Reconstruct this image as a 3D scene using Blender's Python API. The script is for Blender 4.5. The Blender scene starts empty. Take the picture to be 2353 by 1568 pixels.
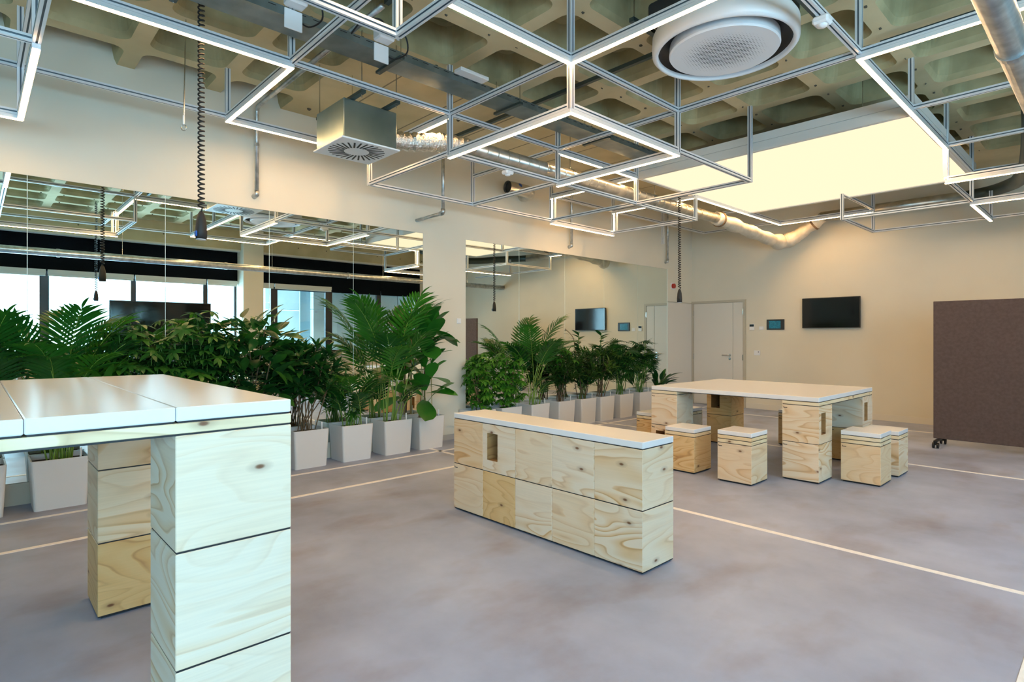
import bpy, math, random
from mathutils import Vector, Matrix
random.seed(7)
sc = bpy.context.scene
C = sc.collection
PI = math.pi

# ------------------------------------------------------------------ camera
FPX = 1325.47
cd = bpy.data.cameras.new('camera'); cam = bpy.data.objects.new('camera', cd); C.objects.link(cam)
cd.sensor_fit = 'HORIZONTAL'; cd.sensor_width = 36.0; cd.lens = FPX / 2353 * 36.0
cd.shift_y = -9.9 / 2353; cd.clip_start = 0.05; cd.clip_end = 300
cam.location = (0, 0, 1.36); cam.rotation_euler = (PI / 2, 0, math.radians(46.873))
sc.camera = cam
# ------------------------------------------------------------------ sky and exposure
w = bpy.data.worlds.new('sky'); sc.world = w; w.use_nodes = True
bg = w.node_tree.nodes['Background']
bg.inputs[0].default_value = (0.47, 0.755, 1.0, 1); bg.inputs[1].default_value = 9.3
vs = sc.view_settings
vs.view_transform = 'Standard'; vs.look = 'None'; vs.gamma = 1.0; vs.use_curve_mapping = False
vs.exposure = 0.9
LED_W = 33.0
PANEL_W = 0.66

# ------------------------------------------------------------------ room numbers (metres, camera stands at x=0,y=0)
XM = -6.12      # mirror wall
YB = 10.8       # back wall
XW = 1.8        # window wall
YF = -6.2       # wall behind the camera
ZC = 3.77       # underside of ceiling ribs
PORTALS = [(-5.8, -.4), (-.3, 4.45), (5.0, 9.5)]
for a, b in PORTALS:
    ld = bpy.data.lights.new('window_portal', 'AREA'); ld.shape = 'RECTANGLE'; ld.size = b - a; ld.size_y = 1.65
    ld.cycles.is_portal = True
    lo = bpy.data.objects.new('window_portal', ld); C.objects.link(lo)
    lo.location = (XW + 0.32, (a + b) / 2, 1.78)
    lo.rotation_euler = (PI / 2, 0, PI / 2)

# ------------------------------------------------------------------ materials
def nt(name):
    m = bpy.data.materials.new(name); m.use_nodes = True
    t = m.node_tree; return m, t, t.nodes['Principled BSDF']
def simple(name, col, rough=.5, metal=0.0, spec=.5):
    m, t, p = nt(name)
    p.inputs['Base Color'].default_value = (*col, 1); p.inputs['Roughness'].default_value = rough
    p.inputs['Metallic'].default_value = metal; p.inputs['Specular IOR Level'].default_value = spec
    return m
def N(t, typ, **kw):
    n = t.nodes.new(typ)
    for k, v in kw.items():
        if k in n.inputs: n.inputs[k].default_value = v
        else: setattr(n, k, v)
    return n
def ramp(t, stops, fac):
    r = t.nodes.new('ShaderNodeValToRGB'); e = r.color_ramp.elements
    while len(e) < len(stops): e.new(0.5)
    for k, (p, c) in enumerate(stops): e[k].position = p; e[k].color = (*c, 1)
    t.links.new(fac, r.inputs[0]); return r
def bump(t, p, h, strength=.3, dist=.01):
    b = N(t, 'ShaderNodeBump', Strength=strength, Distance=dist); t.links.new(h, b.inputs['Height']); t.links.new(b.outputs[0], p.inputs['Normal'])
def noisy(name, c1, c2, scale, rough=.6, detail=4, bumpk=0, lo=.35, hi=.65, metal=0, scale2=None, bd=.01, rand=False):
    m, t, p = nt(name)
    tc = N(t, 'ShaderNodeTexCoord')
    geo = N(t, 'ShaderNodeNewGeometry')
    n = N(t, 'ShaderNodeTexNoise', Scale=scale, Detail=detail); t.links.new(geo.outputs['Position'], n.inputs['Vector'])
    r = ramp(t, [(lo, c1), (hi, c2)], n.outputs[0]); t.links.new(r.outputs[0], p.inputs['Base Color'])
    p.inputs['Roughness'].default_value = rough; p.inputs['Metallic'].default_value = metal
    if bumpk:
        n2 = N(t, 'ShaderNodeTexNoise', Scale=scale2 or scale * 4, Detail=5); t.links.new(geo.outputs['Position'], n2.inputs['Vector'])
        bump(t, p, n2.outputs[0], bumpk, bd)
    return m
M = {}
M['paint'] = noisy('wall_paint', (.70, .66, .55), (.735, .695, .58), 1.2, .7, 2, .08, scale2=60, bd=.002)
M['paint_trim'] = simple('trim_paint', (.72, .685, .60), .45)
M['door'] = simple('door_paint', (.69, .655, .59), .4)
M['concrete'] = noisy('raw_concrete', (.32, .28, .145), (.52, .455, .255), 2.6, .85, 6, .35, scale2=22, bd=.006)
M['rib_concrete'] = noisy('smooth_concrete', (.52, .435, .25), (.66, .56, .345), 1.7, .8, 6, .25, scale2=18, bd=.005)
M['stain'] = simple('bolt_hole', (.10, .085, .06), .9)
M['seam'] = simple('formwork_seam', (.26, .225, .15), .9)
M['white'] = simple('white_laminate', (.80, .81, .82), .22)
M['white_plastic'] = simple('white_plastic', (.80, .81, .82), .35)
M['grey_plastic'] = simple('planter_plastic', (.68, .685, .69), .42)
M['black'] = simple('black_plastic', (.006, .006, .007), .45)
M['rubber'] = simple('black_rubber', (.02, .02, .02), .6)
M['gap'] = simple('black_spacer', (.012, .012, .014), .6)
M['alu'] = simple('anodised_aluminium', (.78, .81, .84), .36, .35)
M['alu_light'] = simple('matt_aluminium', (.72, .73, .70), .5, .1)
M['alu_slot'] = simple('profile_slot_shaded', (.13, .17, .20), .6, .3)  # darker groove colour adds to the shade inside the profile slots
M['steel'] = simple('bright_steel', (.62, .62, .60), .25, 1.0)
M['galv'] = noisy('galvanised_steel', (.42, .45, .46), (.66, .69, .70), 14, .33, 3, 0, metal=.85)
M['tray'] = noisy('tray_steel', (.15, .19, .19), (.22, .27, .27), 6, .42, 3, 0, metal=.7)
M['duct'] = noisy('spiral_duct', (.52, .50, .44), (.70, .67, .60), 9, .3, 3, 0, metal=.85)
M['wrap'] = noisy('duct_wrap', (.58, .53, .42), (.72, .67, .56), 8, .5, 4, .5, scale2=16, bd=.012, metal=.15)
M['darkmetal'] = simple('dark_bracket', (.07, .10, .10), .4, .7)
M['soil'] = noisy('soil', (.035, .018, .010), (.075, .036, .02), 60, .95, 3, .8, scale2=90)
M['bamboo'] = simple('bamboo_stake', (.55, .43, .22), .6)
M['stem'] = simple('green_stem', (.10, .22, .03), .5)
M['palm_stem'] = simple('palm_stem', (.20, .33, .045), .45)
M['wood_stem'] = simple('woody_stem', (.16, .10, .05), .8)
M['red'] = simple('red_plastic', (.42, .02, .01), .35)
M['blue'] = simple('blue_sticker', (.01, .09, .42), .35)
M['frame'] = simple('window_frame_dark', (.018, .022, .028), .35)
M['band'] = simple('spandrel_dark', (.003, .006, .010), .8, 0.0, .08)
M['blind'] = simple('blind_fabric', (.62, .66, .64), .7)
M['felt'] = noisy('board_felt', (.098, .064, .054), (.122, .081, .068), 30, .95, 3, .5, scale2=220, bd=.003)
M['tvblack'] = simple('screen_glass', (.006, .007, .008), .08)
M['tvcase'] = simple('screen_case', (.02, .02, .02), .35)
M['line'] = noisy('floor_line_paint', (.80, .79, .80), (.88, .87, .88), 20, .55)
M['facade'] = simple('facade_light', (.62, .66, .68), .7)
M['facade_glass'] = simple('facade_glass', (.25, .36, .42), .15)
M['facade_concrete'] = noisy('outside_concrete', (.36, .39, .39), (.46, .48, .47), 1.5, .85)

def mk_floor():
    m, t, p = nt('concrete_floor')
    geo = N(t, 'ShaderNodeNewGeometry')
    n1 = N(t, 'ShaderNodeTexNoise', Scale=.9, Detail=7, Roughness=.6); t.links.new(geo.outputs['Position'], n1.inputs['Vector'])
    r1 = ramp(t, [(.30, (.235, .27, .375)), (.5, (.325, .375, .52)), (.72, (.42, .485, .65))], n1.outputs[0])
    n2 = N(t, 'ShaderNodeTexNoise', Scale=2.4, Detail=5); 
    mp = N(t, 'ShaderNodeMapping'); mp.inputs['Scale'].default_value = (1, .55, 1); mp.inputs['Location'].default_value = (3, 7, 0)
    t.links.new(geo.outputs['Position'], mp.inputs[0]); t.links.new(mp.outputs[0], n2.inputs['Vector'])
    r2 = ramp(t, [(.52, (1, 1, 1)), (.72, (.80, .70, .64))], n2.outputs[0])
    mx = N(t, 'ShaderNodeMix', data_type='RGBA', blend_type='MULTIPLY'); mx.inputs[0].default_value = 1
    t.links.new(r1.outputs[0], mx.inputs[6]); t.links.new(r2.outputs[0], mx.inputs[7])
    t.links.new(mx.outputs[2], p.inputs['Base Color'])
    n3 = N(t, 'ShaderNodeTexNoise', Scale=5, Detail=4); t.links.new(geo.outputs['Position'], n3.inputs['Vector'])
    rr = N(t, 'ShaderNodeMapRange'); rr.inputs['To Min'].default_value = .34; rr.inputs['To Max'].default_value = .6
    t.links.new(n3.outputs[0], rr.inputs[0]); t.links.new(rr.outputs[0], p.inputs['Roughness'])
    bump(t, p, n3.outputs[0], .05, .004)
    return m
M['floor'] = mk_floor()

def mk_wood(name, pale, mid, dark, dens=1.0):
    m, t, p = nt(name)
    tc = N(t, 'ShaderNodeTexCoord'); oi = N(t, 'ShaderNodeObjectInfo')
    sx = N(t, 'ShaderNodeSeparateXYZ'); t.links.new(tc.outputs['Object'], sx.inputs[0])
    ad = N(t, 'ShaderNodeMath', operation='SUBTRACT'); t.links.new(sx.outputs[0], ad.inputs[0]); t.links.new(sx.outputs[1], ad.inputs[1])
    mu = N(t, 'ShaderNodeMath', operation='MULTIPLY'); mu.inputs[1].default_value = 61.0; t.links.new(oi.outputs['Random'], mu.inputs[0])
    cb = N(t, 'ShaderNodeCombineXYZ'); t.links.new(ad.outputs[0], cb.inputs[0]); t.links.new(mu.outputs[0], cb.inputs[1]); t.links.new(sx.outputs[2], cb.inputs[2])
    # side faces get an own slice of the pattern
    geo = N(t, 'ShaderNodeNewGeometry'); nrm = N(t, 'ShaderNodeSeparateXYZ'); t.links.new(tc.outputs['Normal'], nrm.inputs[0])
    ab = N(t, 'ShaderNodeMath', operation='ABSOLUTE'); t.links.new(nrm.outputs[0], ab.inputs[0])
    rd = N(t, 'ShaderNodeMath', operation='ROUND'); t.links.new(ab.outputs[0], rd.inputs[0])
    m5 = N(t, 'ShaderNodeMath', operation='MULTIPLY'); m5.inputs[1].default_value = 7.3; t.links.new(rd.outputs[0], m5.inputs[0])
    a2 = N(t, 'ShaderNodeMath', operation='ADD'); t.links.new(mu.outputs[0], a2.inputs[0]); t.links.new(m5.outputs[0], a2.inputs[1]); t.links.new(a2.outputs[0], cb.inputs[1])
    mp = N(t, 'ShaderNodeMapping'); mp.inputs['Scale'].default_value = (1.5, 1, 6.0); t.links.new(cb.outputs[0], mp.inputs[0])
    n = N(t, 'ShaderNodeTexNoise', Scale=.85, Detail=1.5, Roughness=.35, Distortion=.55); t.links.new(mp.outputs[0], n.inputs['Vector'])
    # contour lines of the noise field make cathedral grain
    k = N(t, 'ShaderNodeMath', operation='MULTIPLY'); k.inputs[1].default_value = 11.0 * dens; t.links.new(n.outputs[0], k.inputs[0])
    fr = N(t, 'ShaderNodeMath', operation='FRACT'); t.links.new(k.outputs[0], fr.inputs[0])
    r1 = ramp(t, [(0.0, pale), (.30, pale), (.78, mid), (.90, dark), (.97, mid), (1.0, pale)], fr.outputs[0])
    # strength of the grain varies over a face
    n4 = N(t, 'ShaderNodeTexNoise', Scale=.5, Detail=2); t.links.new(mp.outputs[0], n4.inputs['Vector'])
    mr = N(t, 'ShaderNodeMapRange'); mr.inputs['From Min'].default_value = .36; mr.inputs['From Max'].default_value = .66
    mr.inputs['To Min'].default_value = .12; mr.inputs['To Max'].default_value = .95; t.links.new(n4.outputs[0], mr.inputs[0])
    mp2 = N(t, 'ShaderNodeMapping'); mp2.inputs['Scale'].default_value = (4, 1, 130); t.links.new(cb.outputs[0], mp2.inputs[0])
    n2 = N(t, 'ShaderNodeTexNoise', Scale=1.0, Detail=2); t.links.new(mp2.outputs[0], n2.inputs['Vector'])
    fine = ramp(t, [(.35, tuple(c * .93 for c in pale)), (.65, pale)], n2.outputs[0])
    mx = N(t, 'ShaderNodeMix', data_type='RGBA'); t.links.new(mr.outputs[0], mx.inputs[0]); t.links.new(fine.outputs[0], mx.inputs[6]); t.links.new(r1.outputs[0], mx.inputs[7])
    # knots
    cb2 = N(t, 'ShaderNodeCombineXYZ'); a3 = N(t, 'ShaderNodeMath', operation='ADD'); t.links.new(ad.outputs[0], a3.inputs[0]); t.links.new(a2.outputs[0], a3.inputs[1])
    t.links.new(a3.outputs[0], cb2.inputs[0]); t.links.new(sx.outputs[2], cb2.inputs[1])
    mp3 = N(t, 'ShaderNodeMapping'); mp3.inputs['Scale'].default_value = (2.9, 6.0, 1); t.links.new(cb2.outputs[0], mp3.inputs[0])
    v = N(t, 'ShaderNodeTexVoronoi', Scale=1.0, Randomness=1.0); v.voronoi_dimensions = '2D'; t.links.new(mp3.outputs[0], v.inputs['Vector'])
    kr0 = ramp(t, [(0.0, (1, 1, 1)), (.030, (.92, .92, .92)), (.055, (.30, .30, .30)), (.14, (0, 0, 0))], v.outputs['Distance'])
    sc_ = N(t, 'ShaderNodeSeparateColor'); t.links.new(v.outputs['Color'], sc_.inputs[0])
    gt = N(t, 'ShaderNodeMath', operation='GREATER_THAN'); gt.inputs[1].default_value = .68; t.links.new(sc_.outputs[0], gt.inputs[0])
    kr = N(t, 'ShaderNodeMix', data_type='RGBA', blend_type='MULTIPLY'); kr.inputs[0].default_value = 1; t.links.new(kr0.outputs[0], kr.inputs[6]); t.links.new(gt.outputs[0], kr.inputs[7])
    mk = N(t, 'ShaderNodeMix', data_type='RGBA'); t.links.new(kr.outputs[2], mk.inputs[0]); t.links.new(mx.outputs[2], mk.inputs[6]); mk.inputs[7].default_value = (.16, .06, .02, 1)
    # each board its own tone
    hv = N(t, 'ShaderNodeMapRange'); hv.inputs['To Min'].default_value = 0; hv.inputs['To Max'].default_value = 1; t.links.new(oi.outputs['Random'], hv.inputs[0])
    tone = ramp(t, [(0, (1.0, 1.0, 1.0)), (.55, (1.0, .96, .90)), (1, (.98, .85, .68))], hv.outputs[0])
    fin = N(t, 'ShaderNodeMix', data_type='RGBA', blend_type='MULTIPLY'); fin.inputs[0].default_value = 1
    t.links.new(mk.outputs[2], fin.inputs[6]); t.links.new(tone.outputs[0], fin.inputs[7])
    t.links.new(fin.outputs[2], p.inputs['Base Color']); p.inputs['Roughness'].default_value = .48
    return m
M['wood'] = mk_wood('pine_plywood', (.80, .685, .53), (.73, .505, .27), (.54, .30, .12))
M['wood2'] = mk_wood('orange_pine_plywood', (.74, .54, .28), (.66, .40, .155), (.42, .20, .06), 1.2)
M['wood_in'] = mk_wood('shaded_block_inside', (.46, .27, .11), (.40, .22, .08), (.28, .14, .05), .8)  # darker wood tone standing in for the shade inside the hand slots
M['wood_edge'] = mk_wood('plywood_edge', (.82, .71, .50), (.70, .53, .30), (.48, .31, .14), .6)

def mk_leaf(name, a, b, rough=.35, trans=.28):
    m, t, p = nt(name)
    oi = N(t, 'ShaderNodeObjectInfo')
    geo = N(t, 'ShaderNodeNewGeometry')
    n = N(t, 'ShaderNodeTexNoise', Scale=9, Detail=2); t.links.new(geo.outputs['Position'], n.inputs['Vector'])
    ad = N(t, 'ShaderNodeMath', operation='ADD'); t.links.new(oi.outputs['Random'], ad.inputs[0]); t.links.new(n.outputs[0], ad.inputs[1])
    r = ramp(t, [(.3, a), (.75, tuple((x + y) / 2 for x, y in zip(a, b))), (1.35 / 1.5, b)], ad.outputs[0])
    h = N(t, 'ShaderNodeMath', operation='MULTIPLY'); h.inputs[1].default_value = .6; t.links.new(ad.outputs[0], h.inputs[0]); t.links.new(h.outputs[0], r.inputs[0])
    t.links.new(r.outputs[0], p.inputs['Base Color']); p.inputs['Roughness'].default_value = rough
    tr = N(t, 'ShaderNodeBsdfTranslucent'); hs = N(t, 'ShaderNodeHueSaturation', Value=1.7, Saturation=1.1); t.links.new(r.outputs[0], hs.inputs['Color']); t.links.new(hs.outputs[0], tr.inputs[0])
    ms = N(t, 'ShaderNodeMixShader'); ms.inputs[0].default_value = trans
    t.links.new(p.outputs[0], ms.inputs[1]); t.links.new(tr.outputs[0], ms.inputs[2])
    t.links.new(ms.outputs[0], t.nodes['Material Output'].inputs[0])
    return m
M['leaf_palm'] = mk_leaf('palm_leaf', (.012, .085, .012), (.05, .20, .02))
M['leaf_dark'] = mk_leaf('dark_leaf', (.008, .055, .014), (.03, .125, .018), .28)
M['leaf_schef'] = mk_leaf('umbrella_leaf', (.012, .085, .016), (.055, .175, .02), .3)
M['leaf_bright'] = mk_leaf('bright_leaf', (.03, .15, .012), (.09, .28, .025), .35)
M['leaf_fig'] = mk_leaf('fig_leaf', (.018, .125, .015), (.06, .26, .025), .32)
M['leaf_olive'] = mk_leaf('olive_leaf', (.014, .065, .012), (.06, .13, .02), .35)

def emis(name, col, s):
    m = bpy.data.materials.new(name); m.use_nodes = True; t = m.node_tree
    t.nodes.remove(t.nodes['Principled BSDF']); e = N(t, 'ShaderNodeEmission', Strength=s); e.inputs[0].default_value = (*col, 1)
    t.links.new(e.outputs[0], t.nodes['Material Output'].inputs[0]); return m
M['led'] = emis('led_light', (1.0, .58, .25), LED_W)
M['panel'] = emis('panel_light', (1.0, .80, .535), PANEL_W)

def mk_mirror():
    m, t, p = nt('mirror_glass'); p.inputs['Base Color'].default_value = (.86, .93, .885, 1)
    p.inputs['Metallic'].default_value = 1; p.inputs['Roughness'].default_value = 0; return m
M['mirror'] = mk_mirror()
M['mirror_edge'] = simple('mirror_edge', (.75, .85, .80), .2)
def mk_glass():
    m = bpy.data.materials.new('window_glass'); m.use_nodes = True; t = m.node_tree
    t.nodes.remove(t.nodes['Principled BSDF'])
    a = N(t, 'ShaderNodeBsdfTransparent'); a.inputs[0].default_value = (.93, .98, .97, 1)
    b = N(t, 'ShaderNodeBsdfGlossy', Roughness=0.0); x = N(t, 'ShaderNodeMixShader'); x.inputs[0].default_value = .07
    t.links.new(a.outputs[0], x.inputs[1]); t.links.new(b.outputs[0], x.inputs[2]); t.links.new(x.outputs[0], t.nodes['Material Output'].inputs[0]); return m
M['glass'] = mk_glass()
def mk_foil():
    m, t, p = nt('aluminium_foil'); p.inputs['Metallic'].default_value = 1; p.inputs['Roughness'].default_value = .14
    p.inputs['Base Color'].default_value = (.82, .80, .76, 1)
    geo = N(t, 'ShaderNodeNewGeometry'); v = N(t, 'ShaderNodeTexNoise', Scale=26, Detail=4, Roughness=.6); mp = N(t, 'ShaderNodeMapping'); mp.inputs['Scale'].default_value = (1, 2.6, 1); t.links.new(geo.outputs['Position'], mp.inputs[0]); t.links.new(mp.outputs[0], v.inputs['Vector'])
    bump(t, p, v.outputs[0], .75, .03); return m
M['foil'] = mk_foil()
def mk_touch():
    m, t, p = nt('touch_screen_picture')
    tc = N(t, 'ShaderNodeTexCoord'); b = N(t, 'ShaderNodeTexBrick', Scale=26.0); t.links.new(tc.outputs['Object'], b.inputs['Vector'])
    mp = N(t, 'ShaderNodeMapping'); mp.inputs['Rotation'].default_value = (PI / 2, 0, 0); t.links.new(tc.outputs['Object'], mp.inputs[0]); t.links.new(mp.outputs[0], b.inputs['Vector'])
    b.inputs['Color1'].default_value = (.01, .10, .14, 1); b.inputs['Color2'].default_value = (.03, .30, .36, 1); b.inputs['Mortar'].default_value = (.005, .04, .07, 1)
    t.links.new(b.outputs[0], p.inputs['Emission Color']); p.inputs['Emission Strength'].default_value = .3
    p.inputs['Base Color'].default_value = (.01, .02, .03, 1); p.inputs['Roughness'].default_value = .12; return m
M['touch'] = mk_touch()

# ------------------------------------------------------------------ mesh helpers
WL = {}
class MB:
    def __init__(s): s.v = []; s.f = []; s.m = []
    def face(s, idx, mi=0): s.f.append(tuple(idx)); s.m.append(mi)
    def box(s, x0, y0, z0, x1, y1, z1, mi=0):
        b = len(s.v)
        s.v += [(x0, y0, z0), (x1, y0, z0), (x1, y1, z0), (x0, y1, z0), (x0, y0, z1), (x1, y0, z1), (x1, y1, z1), (x0, y1, z1)]
        for q in ((0, 3, 2, 1), (4, 5, 6, 7), (0, 1, 5, 4), (1, 2, 6, 5), (2, 3, 7, 6), (3, 0, 4, 7)): s.face([b + i for i in q], mi)
        return s
    def cbox(s, x0, y0, z0, x1, y1, z1, c=.004, mi=0):
        lo = (x0, y0, z0); hi = (x1, y1, z1); b = len(s.v); ctr = Vector(((x0 + x1) / 2, (y0 + y1) / 2, (z0 + z1) / 2))
        def P(k, a):
            r = []
            for j in range(3):
                h = (k >> j) & 1; e = hi[j] if h else lo[j]
                r.append(e if j == a else e + (-c if h else c))
            return tuple(r)
        for k in range(8):
            for a in range(3): s.v.append(P(k, a))
        fs = []
        for a in range(3):
            u, w_ = [(1, 2), (0, 2), (0, 1)][a]
            for sg in (0, 1):
                ks = [(sg << a) | (p << u) | (q << w_) for p, q in ((0, 0), (1, 0), (1, 1), (0, 1))]
                fs.append([b + 3 * k + a for k in ks])
        for a in range(3):
            u, w_ = [(1, 2), (0, 2), (0, 1)][a]
            for p in (0, 1):
                for q in (0, 1):
                    k0 = (p << u) | (q << w_); k1 = k0 | (1 << a)
                    fs.append([b + 3 * k0 + u, b + 3 * k1 + u, b + 3 * k1 + w_, b + 3 * k0 + w_])
        for k in range(8): fs.append([b + 3 * k, b + 3 * k + 1, b + 3 * k + 2])
        for f in fs:
            p0, p1, p2 = (Vector(s.v[i]) for i in f[:3]); n = (p1 - p0).cross(p2 - p0)
            if n.dot((p0 + p1 + p2) / 3 - ctr) < 0: f.reverse()
            s.face(f, mi)
        return s
    def tube(s, pts, r, n=8, cap=True, mi=0, radii=None):
        pts = [Vector(p) for p in pts]; b = len(s.v); up = None; rings = []
        for i, p in enumerate(pts):
            t = (pts[min(i + 1, len(pts) - 1)] - pts[max(i - 1, 0)])
            t = t.normalized() if t.length > 1e-9 else Vector((0, 0, 1))
            if up is None:
                up = Vector((0, 0, 1)) if abs(t.z) < .9 else Vector((1, 0, 0))
            a = t.cross(up).normalized(); up = a.cross(t).normalized()
            rr = radii[i] if radii else r
            rings.append(len(s.v))
            for k in range(n):
                q = 2 * PI * k / n; s.v.append(tuple(p + a * (math.cos(q) * rr) + up * (math.sin(q) * rr)))
        for i in range(len(pts) - 1):
            for k in range(n):
                s.face((rings[i] + k, rings[i] + (k + 1) % n, rings[i + 1] + (k + 1) % n, rings[i + 1] + k), mi)
        if cap:
            s.face([rings[0] + k for k in range(n)][::-1], mi); s.face([rings[-1] + k for k in range(n)], mi)
        return s
    def lathe(s, prof, n=48, ctr=(0, 0), mi=0, mis=None, close=False):
        b = len(s.v); L = len(prof)
        for r, z in prof:
            for k in range(n):
                q = 2 * PI * k / n; s.v.append((ctr[0] + r * math.cos(q), ctr[1] + r * math.sin(q), z))
        for i in range(L - 1):
            for k in range(n):
                s.face((b + i * n + k, b + i * n + (k + 1) % n, b + (i + 1) * n + (k + 1) % n, b + (i + 1) * n + k), mis[i] if mis else mi)
        return s
    def disc(s, c, ax, r, n=20, mi=0):
        c = Vector(c); ax = Vector(ax).normalized(); u = ax.orthogonal().normalized(); w_ = ax.cross(u); b = len(s.v)
        for k in range(n):
            q = 2 * PI * k / n; s.v.append(tuple(c + u * (r * math.cos(q)) + w_ * (r * math.sin(q))))
        s.face(range(b, b + n), mi); return s
    def mesh(s, name, mats, smooth=False):
        me = bpy.data.meshes.new(name); me.from_pydata(s.v, [], s.f); 
        for m in mats: me.materials.append(m)
        if len(mats) > 1: me.polygons.foreach_set('material_index', s.m)
        if smooth: me.polygons.foreach_set('use_smooth', [True] * len(me.polygons))
        me.update(); return me
    def build(s, name, mats, parent=None, smooth=False):
        if not isinstance(mats, (list, tuple)): mats = [mats]
        xs = list(zip(*s.v)); c = Vector(((min(xs[0]) + max(xs[0])) / 2, (min(xs[1]) + max(xs[1])) / 2, min(xs[2])))
        s.v = [(x - c.x, y - c.y, z - c.z) for x, y, z in s.v]
        return put(name, s.mesh(name, mats, smooth), c, parent)
def put(name, me, loc, parent=None):
    o = bpy.data.objects.new(name, me); C.objects.link(o); loc = Vector(loc)
    if parent is not None: o.parent = parent; o.location = loc - WL[parent.name]
    else: o.location = loc
    WL[o.name] = loc; return o
MINX = {}
def min_x(me, mat4):
    if me.name not in MINX: MINX[me.name] = [v.co.copy() for v in me.vertices][::3 if len(me.vertices) > 300 else 1]
    return min((mat4 @ v).x for v in MINX[me.name])
def putm(name, me, mat4, parent, guard=None):
    if guard is not None:
        q = min_x(me, mat4)
        if q < guard: mat4 = Matrix.Translation((guard - q + .003, 0, 0)) @ mat4
    o = bpy.data.objects.new(name, me); C.objects.link(o); o.parent = parent
    o.matrix_basis = Matrix.Translation(-WL[parent.name]) @ mat4
    WL[o.name] = mat4.translation.copy(); return o
def tag(o, label, cat, group=None):
    o['label'] = label; o['category'] = cat
    if group: o['group'] = group
    return o
def thing(name, label, cat, loc, group=None):
    o = bpy.data.objects.new(name, None); C.objects.link(o); o.location = loc; o.empty_display_size = .1
    WL[o.name] = Vector(loc); return tag(o, label, cat, group)
def struct(o): o['kind'] = 'structure'; return o
def stuff(o): o['kind'] = 'stuff'; return o

# ================================================================== THE SETTING
fl = struct(MB().box(-6.5, YF - .2, -.2, 2.2, YB + .25, 0).build('floor', M['floor']))
def line(x0, y0, x1, y1): MB().box(x0, y0, .0, x1, y1, .002).build('floor_line', M['line'], fl)
LW = .024
line(-5.585 - LW, YF, -5.585 + LW, YB - .1)
line(-4.82 - LW, YF, -4.82 + LW, 4.06)
for yy in (4.06, 7.30, 9.90): line(-6.1, yy - LW, XW - .1, yy + LW)
line(-.3, YF, -.3 + 2 * LW, 4.06)

# mirror wall
ZMT, ZMB = 2.675, .18
C0, C1 = 4.184, 4.874
mb = MB().box(-6.42, YF - .2, 0, -6.145, YB + .2, 4.2)
mb.box(-6.145, YF, ZMT, XM, YB, 4.2)
mb.box(-6.145, YF, 0, XM, C0, ZMB - .004).box(-6.145, C1, 0, XM, 9.863, ZMB - .004)
mb.box(-6.145, C0, ZMB - .004, XM, C1, ZMT); mb.box(-6.145, 9.868, 0, XM, YB, ZMT)
mb.box(-6.145, YF, ZMB - .004, XM, YF + .4, ZMT)
wall_left = struct(mb.build('wall_left', M['paint']))
struct(MB().box(XM, C0, 0, XM + .010, C1, .07).build('baseboard_column', simple('grey_skirting', (.42, .40, .37), .5)))

def mirror(name, label, ys):
    t = thing(name, label, 'mirror', (XM, (ys[0] + ys[-1]) / 2, ZMB))
    for a, b in zip(ys, ys[1:]):
        g = MB().box(-6.143, a + .0025, ZMB, XM - .001, b - .0025, ZMT - .002).build('mirror_panel', M['mirror'], t)
    for a in ys[1:-1]: MB().box(-6.1435, a - .0022, ZMB, XM - .004, a + .0022, ZMT - .002).build('mirror_joint', M['mirror_edge'], t)
    return t
mirror('wall_mirror', 'tall panelled mirror behind the planters between bar-height table and white column', [YF + .4, -4.7, -3.7, -2.68, -1.67, -.66, .33, 1.315, 2.265, 3.22, C0])
mirror('wall_mirror', 'tall panelled mirror behind the planters between white column and corner door', [C1, 5.877, 6.885, 7.888, 8.874, 9.863])
MB().box(XM - .02, 9.863, ZMB, XM + .004, 9.868, ZMT).build('mirror_edge_strip', M['mirror_edge'], wall_left)

# back wall, baseboards, doors
wb = struct(MB().box(-6.3, YB, 0, 2.2, YB + .2, 4.2).build('wall_back', M['paint']))
struct(MB().box(-4.99, YB - .014, 0, XW, YB, .10).build('baseboard_back', M['paint_trim']))
struct(MB().box(-6.5, YF - .2, 0, 2.2, YF, 4.2).build('wall_front', M['paint']))
d = MB().box(-6.115, YB - .03, 2.03, -4.985, YB, 2.075).box(-6.115, YB - .03, 0, -6.07, YB, 2.03).box(-5.035, YB - .03, 0, -4.985, YB, 2.03)
M['door_frame'] = simple('door_frame_shaded', (.50, .455, .36), .45)  # frame colour darkened to imitate the recess shadows around the door
d1 = struct(d.build('door_1', M['door_frame']))
MB().cbox(-6.066, YB - .022, .01, -5.243, YB - .001, 2.026, .003).build('door_leaf', M['door'], d1)
MB().cbox(-5.237, YB - .022, .01, -5.039, YB - .001, 2.026, .003).build('side_leaf', M['door'], d1)
h = MB().tube([(-5.30, YB - .022, 1.0), (-5.30, YB - .065, 1.0), (-5.31, YB - .07, 1.0), (-5.44, YB - .07, 1.0)], .010, 8)
h.tube([(-5.30, YB - .032, 1.0), (-5.30, YB - .02, 1.0)], .027, 14); h.tube([(-5.30, YB - .032, .93), (-5.30, YB - .02, .93)], .024, 14)
h.build('door_handle', M['steel'], d1)
for zz in (1.84, .96, .2): MB().box(-5.043, YB - .035, zz - .055, -5.03, YB - .02, zz + .055).build('hinge', M['steel'], d1)
for zz in (1.84, .96): MB().box(-6.075, YB - .035, zz - .055, -6.062, YB - .02, zz + .055).build('hinge', M['steel'], d1)
d2 = struct(MB().box(XM, 9.885, .01, XM + .008, YB - .035, 2.03).build('door_2', M['door']))
MB().box(XM, 9.88, 2.036, XM + .012, YB - .032, 2.05).build('door_head', M['door_frame'], d2)  # head strip carries the same painted recess shadow

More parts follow.
